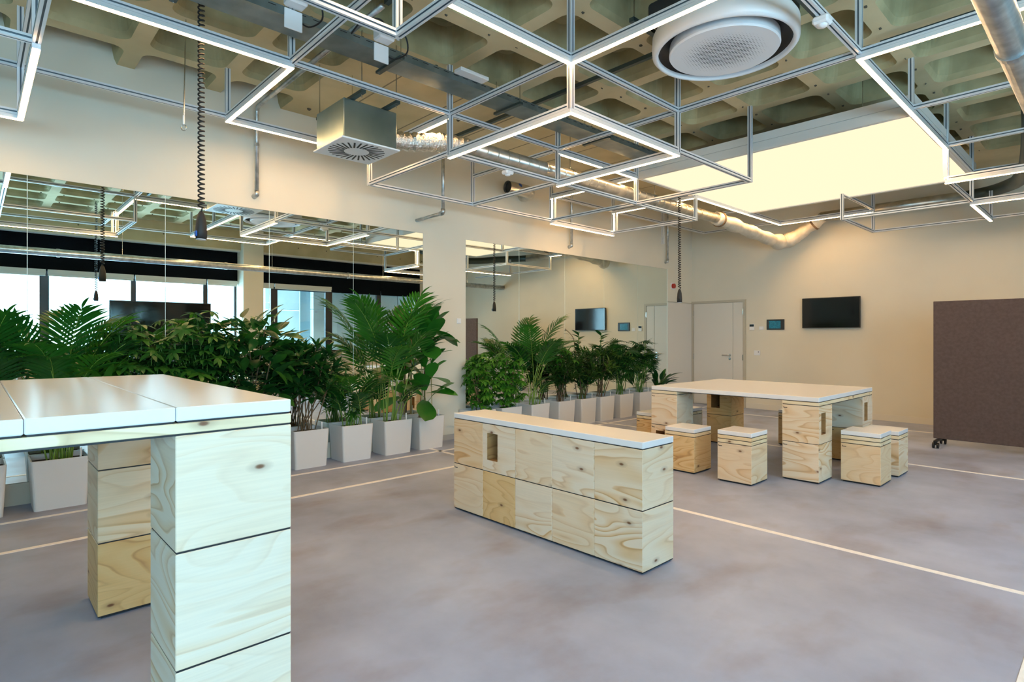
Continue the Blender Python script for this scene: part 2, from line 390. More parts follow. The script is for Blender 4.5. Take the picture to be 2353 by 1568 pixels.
# window wall
ZS, ZH = .92, 2.62   # sill, head of the glass
mb = MB().box(XW, YF - .2, 0, XW + .32, YB + .2, ZS)
mb.box(XW + .05, YF - .2, 3.32, XW + .35, YB + .2, 4.2)
mb.box(XW, 9.5, ZS, XW + .32, YB + .2, 3.32).box(XW, YF - .2, ZS, XW + .32, YF + .4, 3.32)
wall_right = struct(mb.build('wall_right', M['paint']))
MB().box(XW - .22, YF, ZS, XW + .1, YB, ZS + .04).build('window_sill', M['white'], wall_right)
bm_ = struct(MB().box(XW - .2, YF, 3.33, XW + .05, YB, 3.80).build('beam', M['rib_concrete']))
MB().box(XW - .21, YF, 3.30, XW - .02, YB, 3.335).build('beam_ledge', M['paint_trim'], bm_)
k = 0
yy = YF + .5
while yy < YB - .3:
    MB().tube([(XW - .203, yy, 3.52), (XW - .199, yy, 3.52)], .014, 8).build('bolt_hole', M['stain'], bm_); yy += .72
struct(MB().cbox(1.42, 4.48, 0, XW + .3, 4.93, 3.8, .01).build('column', M['paint']))
wi = 0
def window(y0, y1, z0, z1, fw, op=False, label=None):
    global wi
    wi += 1
    x0, x1 = XW + .10, XW + .18
    fr = MB().box(x0, y0, z0, x1, y0 + fw, z1).box(x0, y1 - fw, z0, x1, y1, z1).box(x0, y0 + fw, z0, x1, y1 - fw, z0 + fw).box(x0, y0 + fw, z1 - fw, x1, y1 - fw, z1)
    o = struct(fr.build('window_%d' % wi, M['frame']))
    MB().box(x0 + .03, y0 + fw, z0 + fw, x0 + .042, y1 - fw, z1 - fw).build('pane', M['glass'], o)
    if op:
        MB().box(x0 - .03, y0 + .03, 1.72, x0 - .005, y0 + .05, 1.88).build('window_handle', M['white_plastic'], o)
    return o
cuts = [(-5.8, -4.3, .05, 0), (-4.3, -2.9, .05, 0), (-2.9, -1.5, .05, 0), (-1.5, -.35, .05, 0), (-.35, 1.04, .10, 1), (1.04, 2.455, .045, 0), (2.455, 3.825, .045, 0), (3.825, 4.48, .045, 0), (4.93, 5.31, .04, 0), (5.31, 6.78, .12, 1), (6.78, 8.21, .06, 0), (8.21, 9.5, .06, 0)]
for a, b, f, op in cuts:
    window(a, b, ZS + .04, ZH, f, op)
BLN = {-.35: 'the wide-framed window farthest from the window-side column', 1.04: 'the window next to the wide-framed window', 2.46: 'the window behind the big black display', 2.455: 'the window behind the big black display', 3.83: 'the narrow pane touching the window-side column', 3.825: 'the narrow pane touching the window-side column', 3.82: 'the narrow pane touching the window-side column', 2.45: 'the window behind the big black display', 4.93: 'the narrowest pane between column and dark-framed window', 5.31: 'the dark-framed opening window with white handle'}
sp = struct(MB().box(XW + .02, YF + .4, ZH, XW + .24, 4.48, 3.32).box(XW + .02, 4.93, ZH, XW + .24, 9.5, 3.32).build('trim_1', M['band']))
for a, b, f, op in cuts:
    if a > 6.7: 
        MB().box(XW + .005, a + .02, 2.50, XW + .02, b - .02, ZH + .5).build('dark_blind', M['band'], sp); continue
    if a < -.4: continue
    bl = MB().box(XW - .03, a + .015, 2.56, XW + .02, b - .015, 2.64).box(XW - .02, a + .02, 2.515, XW + .0, b - .02, 2.56)
    tag(bl.build('roller_blind', M['blind']), 'white rolled-up roller blind above ' + BLN[round(a, 2)], 'blind', 'roller blinds along the windows')

# outside
fb = thing('office_building', 'pale office building with horizontal window bands beyond the windows', 'building', (60, 30, -20))
MB().box(48, 8, -20, 60, 75, 26).build('facade_wall', M['facade'], fb)
for r_ in range(12):
    for c_ in range(7):
        z0 = -16 + r_ * 3.4; y0 = 9.5 + c_ * 9.2
        MB().box(47.9, y0, z0, 48.1, y0 + 7.4, z0 + 1.5).build('window_band', M['facade_glass'], fb)
cw = thing('concrete_facade', 'light concrete facade panels outside the far windows, nearer row added to block daylight', 'building', (4.4, 9, -3))
for r_ in range(4):
    for c_ in range(6):
        MB().cbox(3.6, 5.75 + c_ * 1.5, -3 + r_ * 2.55, 3.8, 7.235 + c_ * 1.5, -.465 + r_ * 2.55, .01).build('concrete_panel', M['facade_concrete'], cw)
for r_ in range(5):  # nearer panel wing added to keep daylight off the back of the room
    for c_ in range(4): MB().cbox(2.55, 6.62 + c_ * 1.3, -3 + r_ * 2.55, 2.75, 7.905 + c_ * 1.3, -.465 + r_ * 2.55, .01).build('concrete_panel', M['facade_concrete'], cw)
MB().box(2.75, 6.35, -3, 2.8, 6.62, 9).build('glass_strip', M['facade_glass'], cw)

# ceiling: waffle slab
P = .722
ce = MB().box(-6.5, YF - .2, 4.14, 2.2, YB + .2, 4.3)
XS0 = -3.48 - 4 * P; XS1 = -3.48 - P; YS0 = 3.17 - P
ce.box(XS0, YS0, ZC, XS1, YB, ZC + .3); ce.box(XS1, 3.17 + 9 * P, ZC, XW, YB, ZC + .3)
ce.box(-3.48 + 7 * P, YF, ZC + .01, XW + .3, YB, ZC + .3)
ceil = struct(ce.build('ceiling', M['rib_concrete']))
def coffer_mesh():
    m = MB(); H2 = P / 2
    def loop(half, r, z, N_=6):
        out = []
        for cx, cy, a0 in ((1, 1, 0), (-1, 1, 90), (-1, -1, 180), (1, -1, 270)):
            for i in range(N_ + 1):
                a = math.radians(a0 + 90 * i / N_); out.append((cx * (half - r) + r * math.cos(a), cy * (half - r) + r * math.sin(a), z))
        return out
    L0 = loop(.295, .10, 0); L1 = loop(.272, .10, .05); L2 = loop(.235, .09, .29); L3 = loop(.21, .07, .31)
    out = [(x * H2 / max(abs(x), abs(y)), y * H2 / max(abs(x), abs(y)), 0) for x, y, z in L0]
    rings = [out, L0, L1, L2, L3]; n_ = len(L0)
    for r_ in rings: m.v += r_
    for i in range(4):
        for k in range(n_):
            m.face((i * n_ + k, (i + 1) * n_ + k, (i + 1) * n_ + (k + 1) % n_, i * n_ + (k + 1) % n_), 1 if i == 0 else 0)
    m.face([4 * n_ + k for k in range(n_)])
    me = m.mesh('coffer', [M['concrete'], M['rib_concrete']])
    return me
cm = coffer_mesh()
for kx in range(-4, 7):
    for ky in range(-13, 9):
        if kx <= -2 and ky >= -1: continue
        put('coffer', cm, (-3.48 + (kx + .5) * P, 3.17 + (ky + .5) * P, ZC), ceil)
# formwork seams and bolt holes of the solid strip
seamm = MB()
for yy in (2.9, 3.62, 4.34, 5.06, 5.78, 6.5, 7.22, 7.94, 8.66): seamm.box(XS0, yy - .006, ZC - .003, XS1, yy + .006, ZC)
stuff(seamm.build('formwork_seams', M['seam'], ceil))
hb = MB()
for xx in (-5.9, -5.05, -4.45):
    for j in range(12): hb.tube([(xx + random.uniform(-.05, .05), 2.6 + j * .67, ZC - .004), (xx, 2.6 + j * .67, ZC)], .02, 7)
for kx in range(-1, 7):
    for ky in range(-13, 9):
        for s_ in (.2, -.22): hb.tube([(-3.48 + kx * P + random.uniform(-.02, .02), 3.17 + (ky + .5) * P + s_, ZC - .003), (-3.48 + kx * P, 3.17 + (ky + .5) * P + s_, ZC)], .012, 6)
stuff(hb.build('bolt_holes', M['stain'], ceil))

# ================================================================== LIGHT FRAME
LX = {i: -2.70 + 1.417 * i for i in range(-3, 4)}
LY = {j: 3.10 + 1.42 * j for j in range(-4, 6)}
LZ = (2.995, 3.342)
B = .04
def bar_mesh(name, L):
    hw = B / 2; g = .005; dpt = .007
    sec = []
    for k in range(4):
        a = k * PI / 2; ca, sa = math.cos(a), math.sin(a)
        for x, y in ((hw, -hw), (hw, -g), (hw - dpt, -g), (hw - dpt, g), (hw, g)): sec.append((x * ca - y * sa, x * sa + y * ca))
    m = MB(); n_ = len(sec)
    for z in (-L / 2, L / 2): m.v += [(x, y, z) for x, y in sec]
    for k in range(n_):
        m.face((k, (k + 1) % n_, n_ + (k + 1) % n_, n_ + k), 1 if k % 5 in (1, 2, 3) else 0)
    m.face(range(n_)[::-1]); m.face(range(n_, 2 * n_))
    return m.mesh(name, [M['alu'], M['alu_slot']])
BX, BY, BV = bar_mesh('bar_x', 1.417 - B), bar_mesh('bar_y', 1.42 - B), bar_mesh('bar_v', LZ[1] - LZ[0] + B)
BH = bar_mesh('bar_h', ZC - LZ[1] - B / 2)
def led_mesh(L):
    m = MB().box(-.0145, -L / 2, -.004, .0145, L / 2, -.0005); return m.mesh('led', [M['led']])
def chan_mesh(L):
    m = MB().box(-.019, -L / 2, 0, .019, L / 2, .028); return m.mesh('chan', [M['alu']])
ledm = {k: (led_mesh(k), chan_mesh(k)) for k in (1.44, .33)}
frame = thing('pendant_light_grid', 'hanging aluminium profile grid with warm led strips under the concrete ceiling', 'ceiling light', (LX[0], LY[0], LZ[0]))
RX = Matrix.Rotation(PI / 2, 4, 'Y'); RY = Matrix.Rotation(PI / 2, 4, 'X')
def bar(i, j, l, ax, led=False):
    x, y, z = LX[i], LY[j], LZ[l]
    if ax == 'x':
        c = Vector((x + 1.417 / 2, y, z)); o = putm('bar', BX, Matrix.Translation(c) @ RX, frame)
    else:
        c = Vector((x, y + .71, z)); o = putm('bar', BY, Matrix.Translation(c) @ RY, frame)
    if led:
        R_ = Matrix.Rotation(PI / 2, 4, 'Z') if ax == 'x' else Matrix.Identity(4)
        for nm, me, dz in (('led_channel', ledm[1.44][1], -.049), ('led_strip', ledm[1.44][0], -.049)):
            q = bpy.data.objects.new(nm, me); C.objects.link(q); q.parent = o
            q.matrix_basis = (Matrix.Translation(c) @ (RX if ax == 'x' else RY)).inverted() @ Matrix.Translation(c + Vector((0, 0, dz))) @ R_
def vert(i, j, led=None):
    c = Vector((LX[i], LY[j], sum(LZ) / 2)); o = putm('post', BV, Matrix.Translation(c), frame)
    if led:
        dv = Vector(led)
        R_ = Matrix.Rotation(PI / 2, 4, 'X')
        # strip plane faces the given direction
        a = math.atan2(dv.y, dv.x)
        T = Matrix.Translation(c + dv * .049) @ Matrix.Rotation(a + PI / 2, 4, 'Z') @ Matrix.Rotation(PI / 2, 4, 'X')
        for nm, me in (('led_channel', ledm[.33][1]), ('led_strip', ledm[.33][0])):
            q = bpy.data.objects.new(nm, me); C.objects.link(q); q.parent = o
            q.matrix_basis = Matrix.Translation(-c) @ T @ Matrix.Rotation(PI, 4, 'Y') if False else Matrix.Translation(-c) @ T
def hang(i, j):
    putm('hanger', BH, Matrix.Translation((LX[i], LY[j], (LZ[1] + B / 2 + ZC) / 2)), frame)
XE = '''-2 -2 0 1;-2 -2 1 0;-1 -2 0 0;0 -2 0 0;-2 -1 1 1;-1 -1 1 0;0 -1 0 0;0 -1 1 1;1 -1 1 0;-2 0 0 0;-2 0 1 1;-1 0 0 1;-1 0 1 0;0 0 1 1;1 0 1 1
-2 1 0 0;-2 1 1 0;-1 1 0 1;-1 1 1 0;0 1 1 0;1 1 1 1;-2 2 0 0;-2 2 1 1;-1 2 0 0;1 2 1 0;-2 3 0 0;-2 3 1 1;1 3 0 1;1 3 1 0;-2 4 1 0;0 4 0 0;1 4 0 1;1 4 1 0;-2 5 1 0;-1 5 1 1;0 5 0 0;1 5 0 0'''
YE = '''-2 -3 0 1;-2 -3 1 0;-1 -3 0 0;-2 -2 1 0;-1 -2 1 1;0 -2 0 0;0 -2 1 0;1 -2 0 1;2 -2 1 0;-2 -1 1 1;-1 -1 1 0;0 -1 1 1;2 -1 1 0;-2 0 0 0;-1 0 0 0;-1 0 1 0;0 0 0 1;0 0 1 0;1 0 1 0;2 0 1 1
-2 1 0 0;-1 1 0 0;-1 1 1 1;0 1 0 0;1 1 1 1;-2 2 0 1;-2 2 1 0;-1 2 0 0;1 2 1 1;2 2 1 0;-2 3 1 0;-1 3 1 1;1 3 0 0;1 3 1 0;2 3 0 1;-2 4 1 0;-1 4 1 1;0 4 0 0;0 4 1 0;1 4 0 1'''
for src, ax in ((XE, 'x'), (YE, 'y')):
    for e in src.replace('\n', ';').split(';'):
        i, j, l, f = map(int, e.split()); bar(i, j, l, ax, bool(f))
for i, j, f in ((-2, -2, 0), (-1, -2, 0), (0, -1, 0), (1, -1, (0, -1, 0)), (-2, 0, 0), (-1, 0, 0), (0, 0, 0), (-2, 1, 0), (-1, 1, 0), (0, 1, 0), (-2, 2, (1, 0, 0)), (-1, 2, 0), (0, 2, 0),
                (-2, 3, (1, 0, 0)), (-1, 3, 0), (1, 3, (0, -1, 0)), (2, 3, 0), (0, 4, 0), (1, 4, 0), (0, 5, 0), (1, 5, 0), (-2, 4, 0)): vert(i, j, f)
for i, j in ((-2, -2), (-1, -2), (-2, -1), (-1, -1), (0, -1), (-1, 0), (0, 0), (-2, 1), (-1, 1), (0, 1), (0, 2), (1, 1), (1, 2), (1, 3), (1, 4), (-2, 2), (-2, 3), (-2, 4), (0, 5), (-1, 2), (1, 0), (2, 0), (2, 3), (-1, 4)): hang(i, j)

# luminous panel
px0, px1, py0, py1, pz = -4.13, -1.33, 6.10, 9.02, 3.335
lp = thing('ceiling_lamp', 'large square luminous ceiling panel with aluminium rim above the square table', 'ceiling light', ((px0 + px1) / 2, (py0 + py1) / 2, pz))
MB().box(px0, py0, pz, px1, py1, pz + .02).build('diffuser', M['panel'], lp)
rim = MB()
for (a, b, c_, d_) in ((px0 - .05, py0 - .05, px1 + .05, py0), (px0 - .05, py1, px1 + .05, py1 + .05), (px0 - .05, py0, px0, py1), (px1, py0, px1 + .05, py1)):
    rim.box(a, b, pz - .012, c_, d_, pz + .075); rim.box(a, b, pz + .082, c_, d_, pz + .165)
rim.box(px0 - .04, py0 - .04, pz + .075, px1 + .04, py1 + .04, pz + .0821)
rim.build('rim', M['alu_light'], lp)
MB().box(px0, py0, pz + .15, px1, py1, pz + .165).build('back_plate', M['white_plastic'], lp)
for a in (px0 + .3, px1 - .4):
    for b in (py0 + .1, py1 - .2): MB().tube([(a, b, pz + .165), (a, b, ZC + .3)], .003, 5).build('hanger_wire', M['steel'], lp)

# ================================================================== SERVICES ON THE CEILING
# round cassette air conditioner
ac = thing('air_conditioner', 'round white ceiling cassette air conditioner with perforated disc', 'air conditioner', (-1.95, 3.87, 3.37))
body = MB().lathe([(.444, 3.43), (.446, 3.378), (.456, 3.370), (.470, 3.372), (.487, 3.39), (.49, 3.43), (.487, 3.50), (.46, 3.545), (.40, 3.56), (.02, 3.56)], 64, (-1.95, 3.87)).build('housing', M['white_plastic'], ac, True)
MB().lathe([(.447, 3.40), (.42, 3.435), (.35, 3.445)], 64, (-1.95, 3.87)).build('air_slot', M['black'], ac, True)
MB().lathe([(.366, 3.44), (.370, 3.374), (.362, 3.362), (.001, 3.362)], 64, (-1.95, 3.87)).build('disc', M['white_plastic'], ac, False)
pf = MB()
for a in range(-13, 14):
    for b in range(-18, 19):
        x = b * .0215 + (.0107 if a % 2 else 0); y = a * .021
        r_ = math.hypot(x, y)
        if r_ > .285: continue
        w_ = .0155 * min(1, (.31 - r_) / .16); hh = .0085 * min(1, (.31 - r_) / .16)
        a1 = math.radians(40); X_ = -1.95 + x * math.cos(a1) - y * math.sin(a1); Y_ = 3.87 + x * math.sin(a1) + y * math.cos(a1)
        ux, uy = math.cos(a1) * w_ / 2, math.sin(a1) * w_ / 2; vx, vy = -math.sin(a1) * hh / 2, math.cos(a1) * hh / 2
        bb = len(pf.v); z_ = 3.3612
        pf.v += [(X_ - ux - vx, Y_ - uy - vy, z_), (X_ + ux - vx, Y_ + uy - vy, z_), (X_ + ux + vx, Y_ + uy + vy, z_), (X_ - ux + vx, Y_ - uy + vy, z_)]
        pf.face((bb, bb + 1, bb + 2, bb + 3))
stuff(pf.build('perforation', simple('perforation_dark', (.03, .045, .05), .6), ac))
MB().cbox(-2.33, 3.49, 3.56, -1.57, 4.25, 3.72, .02).build('cassette_body', M['rubber'], ac)
for sx in (-1, 1):
    MB().box(-1.95 + sx * .46 - .02, 3.42, 3.60, -1.95 + sx * .46 + .02, 4.32, 3.63).build('mounting_rail', M['darkmetal'], ac)
    for sy in (-1, 1): MB().tube([(-1.95 + sx * .46, 3.87 + sy * .42, 3.56), (-1.95 + sx * .46, 3.87 + sy * .42, ZC + .02)], .005, 6).build('threaded_rod', M['steel'], ac)

# swirl diffuser box
dx0, dx1, dy0, dy1, dz0, dz1 = -4.80, -4.265, 2.148, 2.682, 2.95, 3.28
df = thing('air_diffuser', 'galvanised plenum box with white swirl diffuser plate', 'air vent', ((dx0 + dx1) / 2, (dy0 + dy1) / 2, dz0))
M['plenum'] = noisy('plenum_sheet', (.24, .33, .32), (.32, .41, .40), 3, .28, 3, 0, metal=.9)
MB().cbox(dx0 + .02, dy0 + .02, dz0 + .012, dx1 - .02, dy1 - .02, dz1, .008).build('plenum_box', M['plenum'], df)
MB().cbox(dx0, dy0, dz0, dx1, dy1, dz0 + .014, .003).build('face_plate', M['white_plastic'], df)
cx_, cy_ = (dx0 + dx1) / 2, (dy0 + dy1) / 2
for k in range(28):
    a = 2 * PI * k / 28; m = MB()
    tw = .35; r0, r1 = .105, .235
    p0 = (cx_ + r0 * math.cos(a), cy_ + r0 * math.sin(a)); p1 = (cx_ + r1 * math.cos(a + tw * .35), cy_ + r1 * math.sin(a + tw * .35))
    dxx, dyy = p1[0] - p0[0], p1[1] - p0[1]; L = math.hypot(dxx, dyy); nx, ny = -dyy / L * .0075, dxx / L * .0075
    m.v = [(p0[0] - nx, p0[1] - ny, dz0 - .0015), (p1[0] - nx, p1[1] - ny, dz0 - .0015), (p1[0] + nx, p1[1] + ny, dz0 - .0015), (p0[0] + nx, p0[1] + ny, dz0 - .0015),
           (p0[0] - nx, p0[1] - ny, dz0 + .001), (p1[0] - nx, p1[1] - ny, dz0 + .001), (p1[0] + nx, p1[1] + ny, dz0 + .001), (p0[0] + nx, p0[1] + ny, dz0 + .001)]
    for q in ((0, 3, 2, 1), (4, 5, 6, 7), (0, 1, 5, 4), (1, 2, 6, 5), (2, 3, 7, 6), (3, 0, 4, 7)): m.face(q)
    m.build('swirl_slot', M['black'], df)
for yy in (dy0 + .1, dy1 - .12):
    MB().box(dx0 - .12, yy - .02, dz1, dx1 + .16, yy + .02, dz1 + .025).build('support_rail', M['darkmetal'], df)
    for xx in (dx0 - .09, dx1 + .13): MB().tube([(xx, yy, dz1 - .03), (xx, yy, ZC + .02)], .0045, 6).build('threaded_rod', M['steel'], df)

# ducts
def ell(p0, p1, n_=8): return [Vector(p0).lerp(Vector(p1), k / n_) for k in range(n_ + 1)]
def smooth_path(pts, n_=8):
    pts = [Vector(p) for p in pts]; out = []
    for i in range(len(pts) - 1):
        p0 = pts[max(i - 1, 0)]; p1 = pts[i]; p2 = pts[i + 1]; p3 = pts[min(i + 2, len(pts) - 1)]
        for k in range(n_):
            t = k / n_
            out.append(.5 * ((2 * p1) + (p2 - p0) * t + (2 * p0 - 5 * p1 + 4 * p2 - p3) * t * t + (3 * p1 - p0 - 3 * p2 + p3) * t ** 3))
    out.append(pts[-1]); return out
fp = smooth_path([(cx_, dy1 - .02, 3.13), (cx_ + .04, 2.9, 3.14), (-4.38, 3.2, 3.17), (-4.31, 3.45, 3.172)], 14)
fr_ = [.083 + .006 * math.sin(k * 1.9) + random.uniform(-.003, .003) for k in range(len(fp))]
tag(MB().tube(fp, .08, 22, True, 0, fr_).build('flexible_duct', M['foil'], None, False), 'crinkled silver foil hose leaving the swirl diffuser box', 'duct')
dt = thing('ventilation_duct', 'spiral steel ventilation duct running below the ceiling to the back wall', 'duct', (-4.3, 6, 3.1))
MB().tube([(-4.3, 3.42, 3.172), (-4.3, 8.35, 3.172)], .072, 20).build('spiral_duct', M['duct'], dt, True)
for k in range(34):
    yy = 3.5 + k * .142; MB().tube([(-4.3, yy, 3.172), (-4.3, yy + .007, 3.172)], .0745, 20).build('spiral_seam', M['duct'], dt)
for yy in (4.9, 6.6, 8.3):
    MB().tube([(-4.3, yy, 3.172), (-4.3, yy + .05, 3.172)], .082, 20).build('duct_clamp', M['steel'], dt)
    MB().tube([(-4.3, yy + .025, 3.25), (-4.3, yy + .025, ZC)], .004, 5).build('hanger_rod', M['steel'], dt)
wp = [(-4.3, 8.3, 3.172), (-4.3, 8.8, 3.15), (-4.28, 9.5, 3.10), (-4.24, 10.1, 3.05), (-4.17, 10.42, 3.03), (-4.0, 10.53, 3.10), (-3.75, 10.53, 3.25), (-3.52, 10.52, 3.385)]
sp_ = smooth_path(wp, 8)
rad = [.10 + .012 * math.sin(k * .9) + random.uniform(-.006, .006) + (.025 if 26 < k < 42 else 0) for k in range(len(sp_))]
MB().tube(sp_, .1, 18, True, 0, rad).build('insulated_wrap', M['wrap'], dt, True)
for k in (2, 50):
    p_, q_ = sp_[k], sp_[k + 1]; MB().tube([p_, p_ + (q_ - p_).normalized() * .03], rad[k] + .014, 18).build('band_clamp', M['wood_stem'], dt)
MB().tube([(-3.56, 10.52, 3.39), (-1.58, 10.52, 3.39)], .085, 20).build('wall_run_duct', M['duct'], dt, True)
MB().tube(smooth_path([(-1.62, 10.52, 3.39), (-1.3, 10.42, 3.40), (-1.05, 9.95, 3.36), (-.9, 9.3, 3.28), (-.75, 8.5, 3.28), (-.65, 7.7, 3.5), (-.65, 7.5, 3.76)], 8), .082, 16).build('dark_flex_hose', M['darkmetal'], dt, True)
for p_ in ((-3.55, 10.45, 3.1),): MB().disc((-4.06, 10.405, 3.13), (.2, -1, .3), .03).build('sticker', M['blue'], dt)

st = thing('duct_stub', 'short open steel duct with blue sticker sticking out of the wall', 'duct', (-5.88, 5.65, 3.35))
MB().tube([(-5.88, 5.42, 3.44), (-5.88, 5.78, 3.44)], .085, 20, False).build('duct_pipe', M['duct'], st, True)
MB().tube(smooth_path([(-5.88, 5.77, 3.44), (-5.90, 5.86, 3.44), (-5.98, 5.92, 3.44), (-6.13, 5.93, 3.44)], 5), .085, 20).build('duct_elbow', M['duct'], st, True)
MB().disc((-5.88, 5.46, 3.44), (0, -1, 0), .083).build('duct_inner_disc', M['black'], st)  # flat black disc just inside the open end
MB().disc((-5.803, 5.60, 3.48), (1, 0, .55), .03).build('sticker', M['blue'], st)

gp = thing('sprinkler_main', 'thick galvanised pipe hanging near the windows along the whole room', 'pipe', (-.37, 4, 2.66))
MB().tube([(-.37, YF + .02, 2.72), (-.37, YB - .01, 2.72)], .061, 20).build('pipe', M['galv'], gp, True)
for yy in (-1.2, 1.0, 3.55, 6.1, 8.6): 
    MB().tube([(-.37, yy, 2.72), (-.37, yy + .045, 2.72)], .068, 20).build('pipe_coupling', M['galv'], gp)
    MB().tube([(-.37, yy + .9, 2.78), (-.37, yy + .9, ZC + .02)], .004, 5).build('hanger_rod', M['steel'], gp)

def drain(y, zt_, zb, label, xr=None, arm=None):
    t = thing('conduit_pipe', label, 'pipe', (-6.07, y, zb), 'galvanised conduit pipes on the mirror wall')
    pts = []
    if xr is not None: pts += [(xr, y, 3.70), (-6.0, y, 3.70), (-6.05, y, 3.685)]
    else: pts += [(-6.07, y, ZC)]
    pts += [(-6.068, y, 3.64), (-6.068, y, zb)]
    MB().tube(pts, .021, 10).build('pipe', M['galv'], t, True)
    if arm: 
        MB().tube([(-6.068, y, zb), (-6.04, y, zb - .02), (-6.04, y - arm, zb - .02)], .021, 10).build('pipe_arm', M['galv'], t, True)
    else: MB().tube([(-6.068, y, zb + .02), (-6.068, y, zb - .02), (-6.125, y - .01, zb - .035)], .026, 10).build('pipe_elbow', M['galv'], t, True)
    for zz in (3.3,): MB().tube([(-6.068, y, zz), (-6.068, y, zz + .03)], .026, 10).build('pipe_clip', M['galv'], t)
drain(2.12, 3.69, 2.83, 'galvanised conduit running down the wall behind the swirl diffuser box', -3.6)
t = thing('conduit_pipe', 'galvanised conduit above the white column bending into a long arm', 'pipe', (-5.56, 4.085, 2.84), 'galvanised conduit pipes on the mirror wall')
MB().tube([(-5.56, 4.085, ZC), (-5.56, 4.085, 2.85)], .021, 10).build('pipe', M['galv'], t, True)
MB().tube([(-5.56, 4.085, 2.88), (-5.56, 4.085, 2.845), (-5.575, 4.085, 2.83), (-5.61, 4.085, 2.828)], .027, 10).build('pipe_elbow', M['galv'], t, True)
MB().tube([(-5.58, 4.085, 2.828), (-6.12, 4.085, 2.823)], .021, 10).build('pipe_arm', M['galv'], t, True)
drain(6.985, 3.7, 2.83, 'galvanised conduit down the wall between open duct stub and corner', None)
drain(9.80, 3.7, 2.83, 'galvanised conduit down the wall above the corner door panel', None)
for yy, a, b, nm in ((4.13, -5.45, -2.4, 'above the swirl diffuser hose'), (2.12, -3.55, -1.2, 'behind the cable tray'), (5.3, -1.35, .2, 'beside the round air conditioner')):
    r_ = MB().box(a, yy - .018, 3.685, b, yy + .018, 3.72).build('strut_rail', M['darkmetal']); tag(r_, 'dark steel strut rail bolted under the ceiling ' + nm, 'rail')
    

# cable tray with boxes
ct = thing('cable_tray', 'long galvanised cable tray hanging below the ceiling along the mirror wall side', 'cable tray', (-3.92, 1.5, 3.46))
mbt = MB().box(-4.04, YF + .02, 3.48, -3.80, 6.0, 3.484).box(-4.04, YF + .02, 3.484, -4.036, 6.0, 3.54).box(-3.804, YF + .02, 3.484, -3.80, 6.0, 3.54)
mbt.build('tray_body', M['tray'], ct)
dots = MB()
k = 0
while -1.0 + k * .1 < 5.95:
    yy = -1.0 + k * .1; dots.box(-3.8002, yy, 3.522, -3.7988, yy + .05, 3.527); k += 1
stuff(dots.build('tray_slots', M['gap'], ct))
for yy in (.9, 2.35, 3.6, 4.9): 
    MB().box(-4.1, yy, 3.46, -3.74, yy + .04, 3.48).build('tray_bracket', M['darkmetal'], ct)
    for xx in (-4.08, -3.76): MB().tube([(xx, yy + .02, 3.45), (xx, yy + .02, ZC)], .004, 5).build('hanger_rod', M['steel'], ct)
def sockbox(y, label):
    t = thing('power_box', label, 'junction box', (-3.80, y, 3.42), 'power boxes on the cable tray')
    MB().cbox(-3.798, y - .06, 3.40, -3.785, y + .06, 3.53, .003).build('mounting_plate', M['white_plastic'], t)
    MB().cbox(-3.80, y - .065, 3.54, -3.70, y + .065, 3.63, .01).build('box_body', M['white_plastic'], t)
    for dy in (-.03, .03): MB().tube([(-3.70, y + dy, 3.585), (-3.66, y + dy, 3.585)], .020, 10).build('plug', M['black'], t)
    MB().tube(smooth_path([(-3.66, y + .03, 3.585), (-3.62, y + .10, 3.56), (-3.66, y + .14, 3.47), (-3.78, y + .10, 3.45), (-3.82, y + .03, 3.50)], 6), .006, 6).build('cable', M['black'], t, True)
    MB().tube(smooth_path([(-3.66, y - .03, 3.585), (-3.64, y - .10, 3.62), (-3.70, y - .2, 3.60), (-3.82, y - .24, 3.52)], 6), .006, 6).build('cable', M['black'], t, True)
sockbox(1.56, 'white power box on the cable tray nearest the coiled cord by the bar-height table')
sockbox(2.22, 'white power box with black plugs on the cable tray above the swirl diffuser')
sockbox(.95, 'white power box on the cable tray beside the thin steel cable with ring')
tag(MB().cbox(-3.795, 2.9, 3.53, -3.70, 3.2, 3.56, .004).build('led_driver', M['white_plastic']), 'flat white led driver lying on the cable tray edge', 'driver')
sn = thing('motion_sensor', 'white motion sensor clipped to a light frame bar beside the round air conditioner', 'sensor', (-1.283, 3.81, 3.29))
MB().cbox(-1.33, 3.765, 3.275, -1.235, 3.855, 3.322, .012).build('sensor_body', M['white_plastic'], sn)
MB().lathe([(.03, 3.276), (.026, 3.262), (.001, 3.258)], 16, (-1.283, 3.81)).build('sensor_lens', M['white_plastic'], sn, True)
sn = thing('motion_sensor', 'white motion sensor under a frame bar below the spiral duct', 'sensor', (-4.117, 3.8, 2.94))
MB().cbox(-4.16, 3.75, 2.935, -4.075, 3.85, 2.975, .012).build('sensor_body', M['white_plastic'], sn)
MB().lathe([(.028, 2.936), (.024, 2.924), (.001, 2.92)], 16, (-4.117, 3.8)).build('sensor_lens', M['white_plastic'], sn, True)

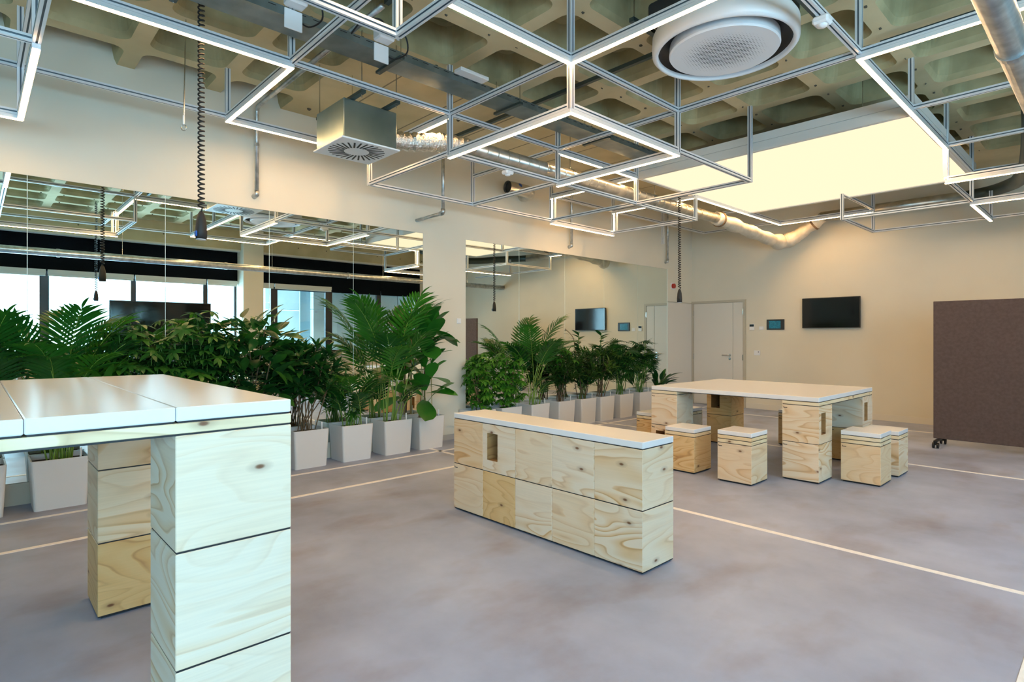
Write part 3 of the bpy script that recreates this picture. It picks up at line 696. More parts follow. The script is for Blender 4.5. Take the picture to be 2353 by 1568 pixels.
# coiled power cords and the steel cable
def cord(x, y, zb, label, lid='black'):
    t = thing('coiled_cord', label, 'power cord', (x, y, zb))
    pts = []; z1 = zb + .20; z2 = ZC - .02; turns = int((z2 - z1) / .031)
    for k in range(turns * 9 + 1):
        a = 2 * PI * k / 9; z = z1 + (z2 - z1) * k / (turns * 9); pts.append((x + .018 * math.cos(a), y + .018 * math.sin(a), z))
    MB().tube([(x, y, zb + .17)] + pts + [(x, y, ZC + .01)], .0058, 5).build('coil', M['black'], t, True)
    MB().lathe([(.001, zb), (.034, zb), (.036, zb + .05), (.030, zb + .12), (.020, zb + .165), (.008, zb + .185), (.001, zb + .186)], 18, (x, y)).build('plug_socket', M['rubber'], t, True)
    MB().cbox(x - .008, y - .040, zb + .015, x + .03, y - .030, zb + .05, .003).build('socket_lid', M[lid], t)
    MB().lathe([(.001, zb - .004), (.031, zb - .004), (.031, zb + .001)], 18, (x, y)).build('socket_ring', M['white_plastic'], t)
cord(-4.16, 1.10, 2.0, 'black coiled power cord with socket hanging over the bar-height table', 'blue')
cord(-4.2, 7.08, 1.83, 'black coiled power cord with socket hanging beside the square table')
cord(.35, 1.62, 2.0, 'black coiled power cord hanging next to the windows')
wr = thing('steel_cable', 'thin steel cable with ring end hanging from the ceiling by the wall', 'cable', (-4.89, 1.187, 2.92))
MB().tube([(-4.89, 1.187, ZC), (-4.90, 1.175, 3.02)], .0045, 6).build('cable', M['steel'], wr)
MB().tube([(-4.90, 1.175, 3.04), (-4.90, 1.175, 2.97)], .007, 8).build('ferrule', M['white_plastic'], wr)
MB().tube([(-4.90 + .02 * math.cos(a) * .7, 1.175 + .02 * math.cos(a) * .7, 2.948 + .022 * math.sin(a)) for a in [2 * PI * k / 18 for k in range(19)]], .0035, 6, False).build('ring', M['steel'], wr, True)

# ================================================================== WALL FITTINGS
tv = thing('wall_screen', 'wide black flat screen mounted on the back wall', 'television', (-3.48, YB, 1.51))
MB().cbox(-3.945, YB - .065, 1.51, -3.03, YB - .03, 2.035, .004).build('screen_case', M['tvcase'], tv)
MB().box(-3.933, YB - .0665, 1.523, -3.042, YB - .065, 2.023).build('screen_glass', M['tvblack'], tv)
MB().box(-3.7, YB - .03, 1.6, -3.28, YB, 1.95).build('wall_mount', M['black'], tv)
tp = thing('touch_panel', 'small black wall touch panel with lit teal display', 'control panel', (-4.43, YB, 1.488))
MB().cbox(-4.588, YB - .022, 1.488, -4.272, YB, 1.678, .004).build('panel_case', M['tvcase'], tp)
MB().box(-4.545, YB - .0235, 1.512, -4.335, YB - .022, 1.652).build('display', M['touch'], tp)
th = thing('thermostat', 'small white thermostat with dark display beside the door', 'thermostat', (-4.87, YB, 1.484))
MB().cbox(-4.915, YB - .02, 1.484, -4.825, YB, 1.60, .004).build('thermostat_body', M['white_plastic'], th)
MB().box(-4.91, YB - .0215, 1.55, -4.83, YB - .02, 1.592).build('display', M['tvblack'], th)
sw = thing('light_switch', 'flat white light switch next to the touch panel', 'switch', (-4.69, YB, 1.484))
MB().cbox(-4.735, YB - .01, 1.484, -4.648, YB, 1.552, .003).build('switch_plate', M['white_plastic'], sw)
MB().cbox(-4.72, YB - .014, 1.494, -4.663, YB - .01, 1.542, .002).build('rocker', M['white_plastic'], sw)
so = thing('wall_socket', 'white wall socket plate low beside the door', 'socket', (-4.77, YB, 1.01))
MB().cbox(-4.83, YB - .012, 1.01, -4.715, YB, 1.10, .003).build('socket_plate', M['white_plastic'], so)
MB().box(-4.752, YB - .0135, 1.06, -4.742, YB - .012, 1.085).build('key_slot', M['gap'], so)
fa = thing('fire_alarm', 'round red fire alarm on the wall above the corner door panel', 'alarm', (XM, 10.05, 2.31))
MB().cbox(XM, 9.98, 2.29, XM + .012, 10.12, 2.42, .003).build('alarm_plate', M['white_plastic'], fa)
MB().tube([(XM + .012, 10.05, 2.355), (XM + .05, 10.05, 2.355)], .048, 20, True, 0).build('alarm_dome', M['red'], fa)
cs = thing('light_switch', 'square white switch on the white column', 'switch', (XM, 4.61, 1.54))
MB().cbox(XM, 4.72, 1.535, XM + .010, 4.79, 1.605, .003).build('switch_plate', M['white_plastic'], cs)
MB().cbox(XM + .008, 4.73, 1.545, XM + .014, 4.78, 1.595, .002).build('rocker', M['white_plastic'], cs)

# ================================================================== FURNITURE
HB = .352; FT = .012; PL = .037
blk = {}
def block_mesh(wx, wy, slot=None, wm='wood'):
    key = (round(wx, 3), round(wy, 3), slot, wm)
    if key in blk: return blk[key]
    m = MB(); g = .003; z0, z1 = g, HB - g; x, y = wx / 2, wy / 2
    if slot is None: m.cbox(-x, -y, z0, x, y, z1, .0025)
    else:
        # one face with a tall hand slot: '-y' or '+x'
        hw = x if slot[0] == '-y' else y; dp = y if slot[0] == '-y' else x
        a0 = -hw + slot[1]; a1 = a0 + .115; b0, b1 = .085, .285; pd = .29
        def V(a, dd, z): return (a, -dp + dd, z) if slot[0] == '-y' else (dp - dd, a, z)
        q = lambda *p, mi=0: (m.v.extend(p), m.face(range(len(m.v) - 4, len(m.v)), mi))
        for (u0, u1, w0, w1) in ((-hw, a0, z0, z1), (a1, hw, z0, z1), (a0, a1, z0, b0), (a0, a1, b1, z1)):
            q(V(u0, 0, w0), V(u1, 0, w0), V(u1, 0, w1), V(u0, 0, w1))
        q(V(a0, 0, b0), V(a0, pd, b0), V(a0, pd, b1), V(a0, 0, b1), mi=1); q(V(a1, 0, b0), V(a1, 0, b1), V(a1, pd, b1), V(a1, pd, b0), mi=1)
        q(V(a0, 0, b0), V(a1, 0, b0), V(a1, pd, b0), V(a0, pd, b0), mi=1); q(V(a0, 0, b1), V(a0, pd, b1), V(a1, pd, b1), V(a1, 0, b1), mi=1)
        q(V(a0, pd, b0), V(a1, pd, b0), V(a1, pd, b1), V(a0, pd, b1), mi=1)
        D = 2 * dp
        q(V(-hw, 0, z0), V(-hw, 0, z1), V(-hw, D, z1), V(-hw, D, z0)); q(V(hw, 0, z0), V(hw, D, z0), V(hw, D, z1), V(hw, 0, z1))
        q(V(-hw, D, z0), V(-hw, D, z1), V(hw, D, z1), V(hw, D, z0)); q(V(-hw, 0, z1), V(hw, 0, z1), V(hw, D, z1), V(-hw, D, z1)); q(V(-hw, 0, z0), V(-hw, D, z0), V(hw, D, z0), V(hw, 0, z0))
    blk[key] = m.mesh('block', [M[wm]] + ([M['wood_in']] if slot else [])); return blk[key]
spc = {}
def spacer_mesh(wx, wy, h_=.006):
    key = (round(wx, 3), round(wy, 3), h_)
    if key not in spc: spc[key] = MB().box(-wx / 2, -wy / 2, 0, wx / 2, wy / 2, h_).mesh('spacer', [M['gap']])
    return spc[key]
tagm = MB().box(0, -.0012, 0, .034, .001, .006).box(0, -.0012, .006, .004, .001, .014).mesh('maker_mark', [M['gap']])
def block(parent, xc, yc, zb, wx, wy, slot=None, mark=False, wm='wood'):
    o = put('wood_block', block_mesh(wx, wy, slot, wm), (xc, yc, zb), parent)
    put('spacer', spacer_mesh(wx - .006, wy - .006), (xc, yc, zb - .003), o)
    if mark: put('maker_mark', tagm, (xc - wx / 2 + .012, yc - wy / 2, zb + HB - .035), o)
    return o
def foot(parent, xc, yc, wx, wy): put('foot_plate', spacer_mesh(wx - .03, wy - .03, FT), (xc, yc, 0), parent)
def plate(parent, x0, y0, x1, y1, zb, name='wood_plate'):
    m = MB().cbox(x0, y0, zb + .003, x1, y1, zb + PL - .003, .002); o = m.build(name, M['wood_edge'], parent)
    put('spacer', spacer_mesh(x1 - x0 - .006, y1 - y0 - .006), ((x0 + x1) / 2, (y0 + y1) / 2, zb - .003), o); return o
def slab(parent, x0, y0, x1, y1, zb, th=.045, name='tabletop'):
    o = MB().cbox(x0, y0, zb + .003, x1, y1, zb + th, .003).build(name, M['white'], parent)
    put('spacer', spacer_mesh(x1 - x0 - .01, y1 - y0 - .01), ((x0 + x1) / 2, (y0 + y1) / 2, zb - .003), o); return o

def table(name, label, x0, x1, y0, y1, nb, slots, strips, marks, warm=()):
    t = thing(name, label, 'table', ((x0 + x1) / 2, (y0 + y1) / 2, 0))
    wx, wy = .328, .345
    for cx, nx in ((x0 + wx / 2, 0), (x1 - wx / 2, 1)):
        for cy, ny in ((y0 + wy / 2, 0), (y1 - wy / 2, 1)):
            foot(t, cx, cy, wx, wy)
            for k in range(nb): block(t, cx, cy, FT + k * HB, wx, wy, slots.get((nx, ny, k)), marks, 'wood2' if (nx, ny, k) in warm else 'wood')
    zt_ = FT + nb * HB
    plate(t, x0, y0, x0 + wx, (y0 + y1) / 2 - .001, zt_); plate(t, x0, (y0 + y1) / 2 + .001, x0 + wx, y1, zt_)
    plate(t, x1 - wx, y0, x1, (y0 + y1) / 2 - .001, zt_); plate(t, x1 - wx, (y0 + y1) / 2 + .001, x1, y1, zt_)
    ys = [y0 + (y1 - y0) * k / strips for k in range(strips + 1)]
    for a, b in zip(ys, ys[1:]): slab(t, x0, a + .0008, x1, b - .0008, zt_ + PL)
    return t
table('bar_table', 'tall bar-height table of stacked pine blocks with white strip top', -3.70, -1.925, -.935, .785, 3, {}, 5, False, ((0, 1, 0),))
table('square_table', 'large square table on pine block legs with one-piece white top', -3.73, -1.94, 5.68, 7.30, 2,
      {(1, 0, 1): ('+x', .06), (0, 0, 0): ('-y', .06), (0, 1, 1): ('-y', .06), (1, 1, 1): ('+x', .06)}, 1, True, ((0, 1, 0), (0, 1, 1), (1, 1, 0)))
# sideboard
sbx0, sbx1, sby0, sby1 = -3.645, -1.885, 2.785, 3.11
sb = thing('sideboard', 'low sideboard of ten pine blocks with white top standing alone on the floor', 'sideboard', ((sbx0 + sbx1) / 2, (sby0 + sby1) / 2, 0))
wv = (sbx1 - sbx0) / 5
for k in range(2):
    for i in range(5):
        block(sb, sbx0 + wv * (i + .5), (sby0 + sby1) / 2, FT + k * HB, wv - .0016, sby1 - sby0, ('-y', .05) if (k, i) == (1, 1) else None, (k, i) == (0, 0), 'wood2' if (k, i) == (0, 1) else 'wood')
put('foot_plate', spacer_mesh(sbx1 - sbx0 - .05, sby1 - sby0 - .05, FT), ((sbx0 + sbx1) / 2, (sby0 + sby1) / 2, 0), sb)
slab(sb, sbx0, sby0, sbx1, sby1, FT + 2 * HB, .042)
# stools
def stool(x0, y0, plates, label, wm='wood'):
    wx, wy = .328, .335
    t = thing('block_stool', label, 'stool', (x0 + wx / 2, y0 + wy / 2, 0), 'pine block stools around the square table')
    foot(t, x0 + wx / 2, y0 + wy / 2, wx, wy); block(t, x0 + wx / 2, y0 + wy / 2, FT, wx, wy, None, True, wm)
    z = FT + HB
    for k in range(plates): plate(t, x0, y0, x0 + wx, y0 + wy, z); z += PL
    slab(t, x0, y0, x0 + wx, y0 + wy, z, .042, 'seat_pad')
stool(-3.25, 5.20, 1, 'darker orange pine block stool with one wood plate under its white pad', 'wood2')
stool(-2.66, 5.16, 2, 'pine block stool with two wood plates in front of the long table side')
stool(-1.85, 5.98, 2, 'pine block stool with two wood plates at the table end beside the slotted leg')
stool(-1.835, 6.52, 1, 'pine block stool with one wood plate half behind another at the table end')
stool(-3.02, 7.02 + .42, 1, 'pine block stool pushed against the far table side', 'wood2')
stool(-4.12, 5.95, 1, 'pine block stool at the table side facing the planters', 'wood2')
stool(-4.12, 6.62, 1, 'pine block stool behind a table leg on the planter side')

# rolling pinboard
pbx0, pbx1, pby, = -1.66, .30, 8.78
pb = thing('rolling_pinboard', 'tall dark brown felt pinboard on black castors in front of the back wall', 'pinboard', ((pbx0 + pbx1) / 2, pby, 0))
MB().cbox(pbx0, pby - .02, .095, pbx1, pby + .02, 1.80, .004).build('felt_panel', M['felt'], pb)
for xx in (pbx0 + .06, pbx1 - .06):
    MB().cbox(xx - .02, pby - .24, .075, xx + .02, pby + .24, .097, .004).build('foot_bar', M['black'], pb)
    for s_ in (-1, 1):
        cst = MB()
        for d_ in (-.022, .022): cst.tube([(xx + d_ - .010, pby + s_ * .21, .036), (xx + d_ + .010, pby + s_ * .21, .036)], .035, 18)
        cst.box(xx - .012, pby + s_ * .21 - .012, .04, xx + .012, pby + s_ * .21 + .012, .08); cst.build('castor', M['black'], pb)

# big display by the windows (seen in the mirror)
ds = thing('display_on_stand', 'large black presentation display on a wheeled stand by the windows', 'television', (.97, 2.78, 0))
MB().cbox(.93, 1.90, .99, .99, 3.67, 2.055, .006).build('screen_case', M['tvcase'], ds)
MB().box(.9285, 1.915, 1.005, .93, 3.655, 2.04).build('screen_glass', M['tvblack'], ds)
for yy in (2.35, 3.2): MB().box(.99, yy - .03, .06, 1.04, yy + .03, 1.8).build('stand_post', M['black'], ds)
MB().box(.99, 2.35, .5, 1.03, 3.2, .56).build('stand_shelf', M['black'], ds)
for yy in (2.35, 3.2):
    MB().box(.68, yy - .03, .07, 1.32, yy + .03, .11).build('stand_foot', M['black'], ds)
    for xx in (.72, 1.28): MB().tube([(xx, yy - .015, .035), (xx, yy + .015, .035)], .035, 14).build('castor', M['black'], ds)

# ================================================================== PLANTS
XMIN = XM + .012
def leaf_into(m, o, dirv, up, L, W, curve=.15, fold=.12, n_=5, prof=None, mi=0):
    dirv = Vector(dirv).normalized(); side = dirv.cross(Vector(up)); side = side.normalized() if side.length > 1e-4 else Vector((1, 0, 0))
    nrm = side.cross(dirv).normalized(); o = Vector(o); b = len(m.v)
    for k in range(n_ + 1):
        t = k / n_; w_ = W / 2 * (prof(t) if prof else math.sin(PI * (t ** .8)) ** .85 if 0 < t < 1 else 0)
        w_ = max(w_, W * .015)
        c = o + dirv * (L * t * (1 - .12 * t * curve)) - nrm * (L * curve * t * t)
        m.v += [tuple(c - side * w_ + nrm * (fold * w_)), tuple(c), tuple(c + side * w_ + nrm * (fold * w_))]
    for k in range(n_):
        a = b + 3 * k; m.face((a, a + 1, a + 4, a + 3), mi); m.face((a + 1, a + 2, a + 5, a + 4), mi)
def dirv(az, el): return Vector((math.cos(az) * math.cos(el), math.sin(az) * math.cos(el), math.sin(el)))
R = random.Random(11)
U = R.uniform
def umbel(mat, nl=8, L=.105, W=.036, droop=.3, stemL=.09):
    m = MB(); m.tube([(0, 0, -stemL), (0, 0, 0)], .0022, 4, False, 1)
    for k in range(nl):
        leaf_into(m, (0, 0, 0), dirv(2 * PI * k / nl + U(-.15, .15), U(-droop, .15)), (0, 0, 1), L * U(.8, 1.1), W, .25, .15, 4)
    return m.mesh('umbel', [mat, M['stem']], True)
def rosette(mat, nl=9, L=.2, W=.042, e0=.1, e1=1.25, curve=.3):
    m = MB()
    for k in range(nl):
        leaf_into(m, (0, 0, U(-.03, .02)), dirv(2.4 * k + U(-.2, .2), U(e0, e1)), (0, 0, 1), L * U(.75, 1.1), W, curve, .15, 5)
    return m.mesh('rosette', [mat], True)
def fan(mat, nl=8, L=.2, W=.026, spread=2.6):
    m = MB(); m.tube([(-.12, 0, -.02), (0, 0, 0)], .002, 4, False, 1)
    for k in range(nl):
        a = -spread / 2 + spread * k / (nl - 1)
        leaf_into(m, (0, 0, 0), (math.cos(a), math.sin(a), .12), (0, 0, 1), L * (1 - .25 * abs(a) / spread) * U(.9, 1.1), W, .35, .1, 4, lambda t: math.sin(PI * min(1, t * .95 + .05)) ** .6)
    return m.mesh('fan', [mat, M['stem']], True)
def single(mat, L, W, curve=.2, fold=.2, prof=None, n_=6, stemL=.03):
    m = MB(); m.tube([(-stemL, 0, 0), (0, 0, 0)], .0022, 4, False, 1)
    leaf_into(m, (0, 0, 0), (1, 0, 0), (0, 0, 1), L, W, curve, fold, n_, prof); return m.mesh('leaf', [mat, M['stem']], True)
def frond(mat, L, sf, a0, a1, nl, ll, lw):
    m = MB(); pts = [Vector((0, 0, 0))]; n_ = 16; ang = []
    for k in range(n_ + 1):
        t = k / n_; a = a0 + (a1 - a0) * t ** 1.8; ang.append(a)
        if k: pts.append(pts[-1] + Vector((math.sin(a), 0, math.cos(a))) * (L / n_))
    m.tube(pts, .006, 5, True, 1, [.0075 * (1 - .8 * k / n_) for k in range(n_ + 1)])
    for k in range(nl):
        t = sf + (1 - sf) * (k + .5) / nl; f = t * n_; i = min(int(f), n_ - 1); o = pts[i].lerp(pts[i + 1], f - i); a = ang[i]
        T = Vector((math.sin(a), 0, math.cos(a))); Nn = Vector((-math.cos(a), 0, math.sin(a)))
        env = math.sin(PI * (.18 + .78 * (k + .5) / nl)) ** .6
        for s_ in (-1, 1):
            fw = .55 + .9 * (k / nl)
            d_ = (T * fw + Vector((0, s_, 0)) * 1.0 + Nn * U(.15, .35)).normalized()
            leaf_into(m, o, d_, Nn, ll * env * U(.9, 1.08), lw, U(.25, .45), .25, 4, lambda t_: math.sin(PI * min(1, .12 + t_ * .88)) ** .7)
    leaf_into(m, pts[-1], Vector((math.sin(a1), 0, math.cos(a1))), (0, 0, 1), ll * .7, lw, .3, .2, 4)
    return m.mesh('frond', [mat, M['palm_stem']], True)
ME = {}
ME['schef'] = [umbel(M['leaf_schef'], 8) for _ in range(3)]
ME['schef_b'] = [umbel(M['leaf_bright'], 7, .075, .034, .5, .06) for _ in range(3)]
ME['lance'] = [rosette(M['leaf_dark']) for _ in range(3)]
ME['lance_o'] = [rosette(M['leaf_olive'], 9, .19, .036) for _ in range(3)]
ME['fan'] = [fan(M['leaf_dark']) for _ in range(2)] + [fan(M['leaf_olive'], 9, .19, .022)]
ME['fan_s'] = [fan(M['leaf_palm'], 7, .16, .022) for _ in range(2)]
ME['ficus'] = [single(M['leaf_dark'], .15, .065, .1), single(M['leaf_schef'], .14, .062, .25), single(M['leaf_dark'], .17, .07, .18)]
obov = lambda t: (math.sin(PI * min(1, .06 + .94 * t ** 1.25)) ** .55) * (.62 + .42 * t)
ME['fig'] = [single(M['leaf_fig'], .27, .20, .18, .18, obov, 8, .05), single(M['leaf_fig'], .24, .18, .3, .1, obov, 8, .05), single(M['leaf_fig'], .20, .15, .12, .25, obov, 8, .04)]
ME['lily'] = [single(M['leaf_dark'], .30, .075, .35, .25, None, 7, .16), single(M['leaf_dark'], .26, .07, .2, .25, None, 7, .2)]
ME['strap'] = [rosette(M['leaf_bright'], 8, .42, .05, .55, 1.3, .35)]
ME['palm'] = [frond(M['leaf_palm'], 1.50, .60, .03, .85, 14, .33, .029), frond(M['leaf_palm'], 1.28, .56, .10, 1.30, 13, .30, .029), frond(M['leaf_palm'], 1.05, .52, .2, 1.5, 12, .26, .027), frond(M['leaf_dark'], 1.20, .58, .12, 1.0, 13, .30, .030)]
ME['palm_lo'] = [frond(M['leaf_palm'], .62, .35, .15, 1.1, 11, .20, .03), frond(M['leaf_dark'], .55, .4, .2, 1.3, 10, .18, .026)]

def planter_mesh():
    m = MB()
    def loop(hx, hy, r, z):
        out = []
        for cx, cy, a0 in ((1, 1, 0), (-1, 1, 90), (-1, -1, 180), (1, -1, 270)):
            for i in range(5):
                a = math.radians(a0 + 90 * i / 4); out.append((cx * (hx - r) + r * math.cos(a), cy * (hy - r) + r * math.sin(a), z))
        return out
    ls = [loop(.150, .165, .02, .004), loop(.153, .168, .022, .0), loop(.168, .189, .022, .388), loop(.166, .187, .02, .392), loop(.156, .177, .02, .392), loop(.154, .175, .02, .34)]
    n_ = 20
    for l in ls: m.v += l
    for i in range(5):
        for k in range(n_): m.face((i * n_ + k, i * n_ + (k + 1) % n_, (i + 1) * n_ + (k + 1) % n_, (i + 1) * n_ + k))
    m.face(range(n_)[::-1]); return m.mesh('planter', [M['grey_plastic']])
PM = planter_mesh()
SM = MB().box(-.153, -.174, .30, .153, .174, .352).mesh('soil', [M['soil']])
GM = MB().tube([(0, 0, .33), (0, 0, .46)], .008, 8).mesh('gauge', [M['white_plastic']])
XP = -5.938
def pot(yc, label, name='potted_plant'):
    t = thing(name, label, 'potted plant', (XP, yc, 0), 'row of planters along the mirror wall')
    put('planter', PM, (XP, yc, 0), t); put('soil', SM, (XP, yc, 0), t); put('water_gauge', GM, (XP + .11, yc + .13, 0), t)
    return t
def place(t, me, pos, az, el, roll, s_, nm, reach):
    pos = Vector(pos)
    if pos.x - reach * .75 < XMIN:
        pos.x = XMIN + reach * .75 + U(0, .05)
    Mx = Matrix.Translation(pos) @ Matrix.Rotation(az, 4, 'Z') @ Matrix.Rotation(-el, 4, 'Y') @ Matrix.Rotation(roll, 4, 'X') @ Matrix.Scale(s_, 4)
    return putm(nm, me, Mx, t, XMIN)
def stems(t, yc, tops, r=.006, mat='wood_stem'):
    for (x, y, z) in tops:
        bx, by = XP + U(-.06, .06), yc + U(-.07, .07)
        MB().tube(smooth_path([(bx, by, .33), ((bx * 2 + x) / 3 + U(-.02, .02), (by * 2 + y) / 3, .33 + (z - .33) * .4), (x, y, z)], 5), r, 6).build('stem', M[mat], t, True)
def ellp(cx, cy, cz, rx, ry, rz, inner=.35):
    while True:
        v = Vector((U(-1, 1), U(-1, 1), U(-1, 1))); l = v.length
        if inner < l < 1: return Vector((cx + v.x * rx, cy + v.y * ry, cz + v.z * rz)), v
def bush(t, yc, kind, n_, zc, rx, ry, rz, smin, smax, reach, nm='leaf_cluster', mode='up', ox=.05, inner=.3, ns=6, smat='wood_stem'):
    tops = []
    for k in range(n_):
        p, v = ellp(XP + ox, yc, zc, rx, ry, rz, inner); s_ = U(smin, smax); az = math.atan2(v.y, v.x) + U(-.5, .5)
        if mode == 'up': # umbels and rosettes point up, tilted outwards
            tilt = U(0, .7) * min(1, math.hypot(v.x, v.y) + .1)
            if p.x - reach * s_ * .75 < XMIN: p.x = XMIN + reach * s_ * .75 + U(0, .05)
            Mx = Matrix.Translation(p) @ Matrix.Rotation(az, 4, 'Z') @ Matrix.Rotation(tilt, 4, 'Y') @ Matrix.Rotation(U(0, 6), 4, 'Z') @ Matrix.Scale(s_, 4)
            putm(nm, R.choice(ME[kind]), Mx, t, XMIN)
        else:
            if abs(az) > 2.0: az = U(-1.9, 1.9)
            place(t, R.choice(ME[kind]), p, az, U(-.5, .9), U(-.5, .5), s_, nm, reach * s_)
        if k < ns: tops.append((p.x, p.y, p.z))
    stems(t, yc, tops, mat=smat)
def palm(t, yc, specs, low=0):
    for k, (az, vi, s_) in enumerate(specs):
        p = Vector((XP + U(-.05, .07), yc + U(-.08, .08), .34))
        for _ in range(12):
            Mx = Matrix.Translation(p) @ Matrix.Rotation(math.radians(az), 4, 'Z') @ Matrix.Scale(s_, 4)
            if min_x(ME['palm'][vi], Mx) > XMIN: break
            az *= .88
        putm('frond', ME['palm'][vi], Mx, t)
    for k in range(low):
        p = Vector((XP + U(-.02, .1), yc + U(-.1, .1), .34)); az = U(-1.7, 1.7)
        putm('frond', R.choice(ME['palm_lo']), Matrix.Translation(p) @ Matrix.Rotation(az, 4, 'Z') @ Matrix.Scale(U(.8, 1.1), 4), t, XMIN)
def SP(n_, amin=-95, amax=95, s0=.9, s1=1.1): return [(amin + (amax - amin) * (k + U(.2, .8)) / n_, R.choice((0, 1, 2, 3)), U(s0, s1)) for k in range(n_)]

L0 = .346 + .172; PS = .513
# left row
t = pot(L0 - PS, 'kentia palm in grey planter at the end of the mirror behind the bar-height table'); palm(t, L0 - PS, SP(12, s0=.84, s1=1.0), 5)
t = pot(L0, 'kentia palm with broad strap leaves in the grey planter visible under the bar-height table'); palm(t, L0, SP(12, s0=.82, s1=1.0), 4)
for k in range(6): putm('strap_leaf_tuft', ME['strap'][0], Matrix.Translation((XP + U(0, .1), L0 + U(0, .30), .88 + U(0, .14))) @ Matrix.Rotation(U(0, 6), 4, 'Z') @ Matrix.Scale(U(.85, 1.1), 4), t, XMIN)
t = pot(L0 + PS, 'broad dark green umbrella plant beside the strap-leaved palm'); bush(t, L0 + PS, 'schef', 150, 1.02, .27, .32, .52, .9, 1.35, .1)
t = pot(L0 + 2 * PS, 'tallest umbrella plant between another umbrella plant and the oval-leaved ficus'); bush(t, L0 + 2 * PS, 'schef', 190, 1.08, .28, .38, .56, .9, 1.4, .1)
t = pot(L0 + 3 * PS, 'rubber-leaved ficus with big oval leaves behind the bar-height table corner'); bush(t, L0 + 3 * PS, 'ficus', 250, 1.06, .26, .38, .54, 1.1, 1.65, .13, 'leaf', 'side')
t = pot(2.40 + .172, 'dense lance-leaved plant in the planter next to the bar-height table'); bush(t, 2.572, 'lance', 62, .98, .23, .32, .34, .75, 1.05, .15, ns=12)
bush(t, 2.572, 'ficus', 70, 1.02, .24, .34, .34, .8, 1.15, .12, 'leaf', 'side', ns=2)
t = pot(2.924 + .172, 'thin mixed planting with small palm tuft in the third planter from the white column')
palm(t, 3.096, [(-100, 2, .8), (60, 2, .75), (15, 2, .85), (-40, 2, .8), (100, 2, .7)], 6); bush(t, 3.096, 'fan_s', 26, .78, .18, .22, .32, .7, 1.0, .14, ns=8, mode='side', smat='stem')
t = pot(3.443 + .172, 'tall kentia palm with a thick clump of green stalks one planter from the column'); palm(t, 3.615, [(-95, 0, 1.02), (-60, 0, 1.05), (0, 0, 1.08), (35, 0, 1.0), (85, 0, 1.02), (-85, 1, .98), (15, 3, 1.02), (-40, 3, 1.0), (75, 3, .95), (-15, 1, .9)], 2)
t = pot(3.911 + .172, 'fiddle-leaf fig with huge leaves tied to bamboo stakes beside the white column')
yc = 4.083
for dx, dy, z_ in ((.02, -.05, 1.86), (-.03, .03, 1.82), (.06, .07, 1.35)): MB().tube([(XP + dx, yc + dy, .33), (XP + dx - .02, yc + dy - .01, z_)], .007, 7).build('bamboo_stake', M['bamboo'], t)
stems(t, yc, [(XP + .03, yc, 1.45), (XP, yc + .05, 1.2)], .010)
for k in range(30):
    z_ = .58 + .92 * (k / 29); a = -.55 + 1.75 * math.sin(2.4 * k)
    e = U(.55, 1.15) if k % 3 else U(-.45, .1)
    place(t, ME['fig'][k % 3], (XP + .07 + .04 * math.cos(a), yc - .02 + .07 * math.sin(a), z_), a, e, U(-.4, .4), U(1.15, 1.5), 'leaf', .10)
for a, e, z_ in ((-.5, 1.25, 1.40), (-1.2, 1.0, 1.36), (.9, 1.0, 1.40), (.2, 1.05, 1.3)): place(t, ME['fig'][0], (XP + .06, yc + .02, z_), a, e, U(-.2, .2), 1.4, 'leaf', .05)
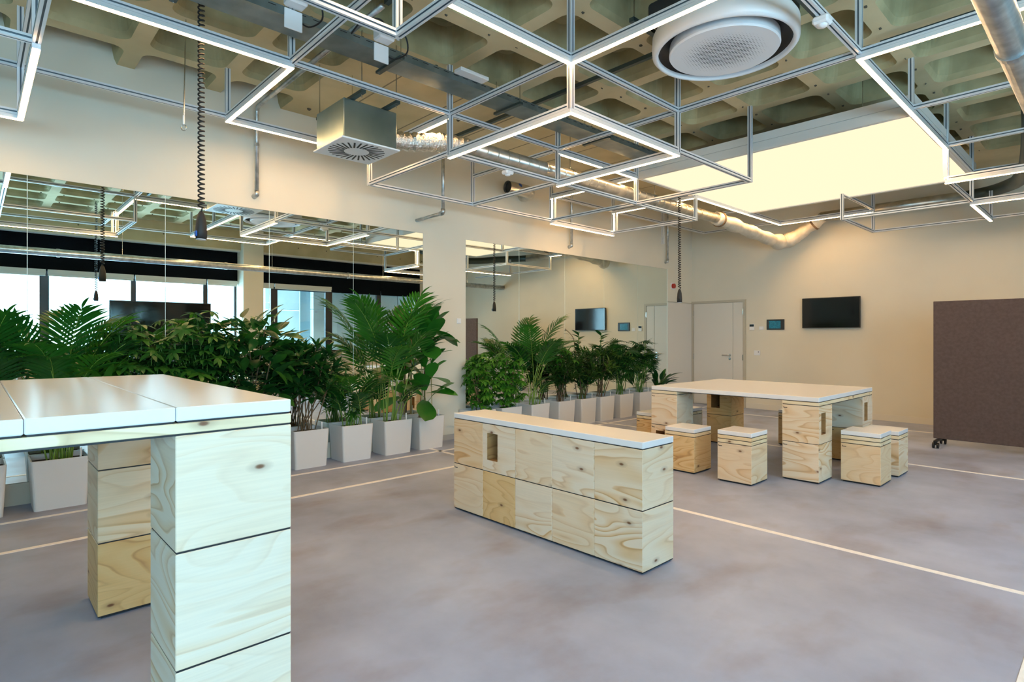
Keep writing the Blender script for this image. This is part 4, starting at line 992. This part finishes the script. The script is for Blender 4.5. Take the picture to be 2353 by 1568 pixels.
# right row
t = pot(4.93, 'small-leaved bright green bush right behind the white column'); bush(t, 4.96, 'schef_b', 110, .78, .25, .27, .40, .9, 1.35, .09)
t = pot(5.42, 'full bright green bush overhanging its planter behind the sideboard'); bush(t, 5.42, 'schef_b', 130, .78, .27, .30, .42, .95, 1.4, .09)
t = pot(5.812 + .172, 'kentia palm in the planter between bright bush and dark bushes'); palm(t, 5.984, [(a, R.choice((0, 1, 3)), U(.84, .95)) for a in (-110, -85, -55, -25, 0, 30, 55, 80, 105, 120)], 3)
t = pot(6.381 + .172, 'dark bushy lance-leaved plant in the planter next to the kentia palm'); bush(t, 6.553, 'lance_o', 56, .84, .22, .28, .30, .75, 1.0, .15, ns=10)
bush(t, 6.553, 'schef_b', 25, 1.0, .2, .24, .2, 1, 1.4, .09, ns=1)
t = pot(6.898 + .172, 'sparse plant with a young palm shoot and one bare curved stem'); bush(t, 7.07, 'lance_o', 36, .86, .2, .24, .28, .7, .95, .15, ns=5); bush(t, 7.07, 'lance', 12, .62, .12, .14, .14, .7, .9, .13, ns=8, smat='stem')
MB().tube(smooth_path([(XP + .03, 6.95, .9), (XP + .05, 6.85, 1.2), (XP + .06, 6.8, 1.35), (XP + .06, 6.62, 1.48)], 5), .005, 5).build('bare_stem', M['wood_stem'], t)
for k in range(5): place(t, ME['ficus'][0], (XP + .06, 6.84 - .05 * k, 1.22 + .06 * k), U(-2, 2), U(-.2, .3), 0, .6, 'leaf', .08)
t = pot(7.375 + .172, 'plant with a tall shoot of broad leaves rising above the dark bushes'); bush(t, 7.547, 'lance_o', 50, .88, .22, .26, .28, .7, .95, .15, ns=9)
MB().tube([(XP + .03, 7.5, .8), (XP + .06, 7.5, 1.42)], .006, 6).build('shoot', M['stem'], t)
for k in range(9): place(t, ME['ficus'][2], (XP + .05, 7.5, 1.12 + .037 * k), 2.1 * k % 3.6 - 1.8, U(.2, .8), 0, 1.15, 'leaf', .06)
t = pot(7.904 + .172, 'dark fan-leaved lady palm in the second last planter by the corner'); bush(t, 8.076, 'fan', 75, .90, .22, .26, .32, .75, 1.0, .17, ns=10, mode='side', smat='stem')
t = pot(8.47 + .172, 'tall fan-leaved lady palm in the planter nearest the square table corner'); bush(t, 8.642, 'fan', 85, .96, .22, .26, .38, .75, 1.05, .17, ns=11, mode='side', smat='stem')
t = pot(9.04 + .172, 'low peace lily with pointed leaves in the last planter before the corner door')
for k in range(26):
    a = U(-1.9, 1.9); place(t, R.choice(ME['lily']), (XP + .04 + .12 * math.cos(a), 9.212 + .13 * math.sin(a), .50 + U(-.06, .12)), a, U(.35, 1.2), U(-.3, .3), U(.8, 1.15), 'leaf', .08)
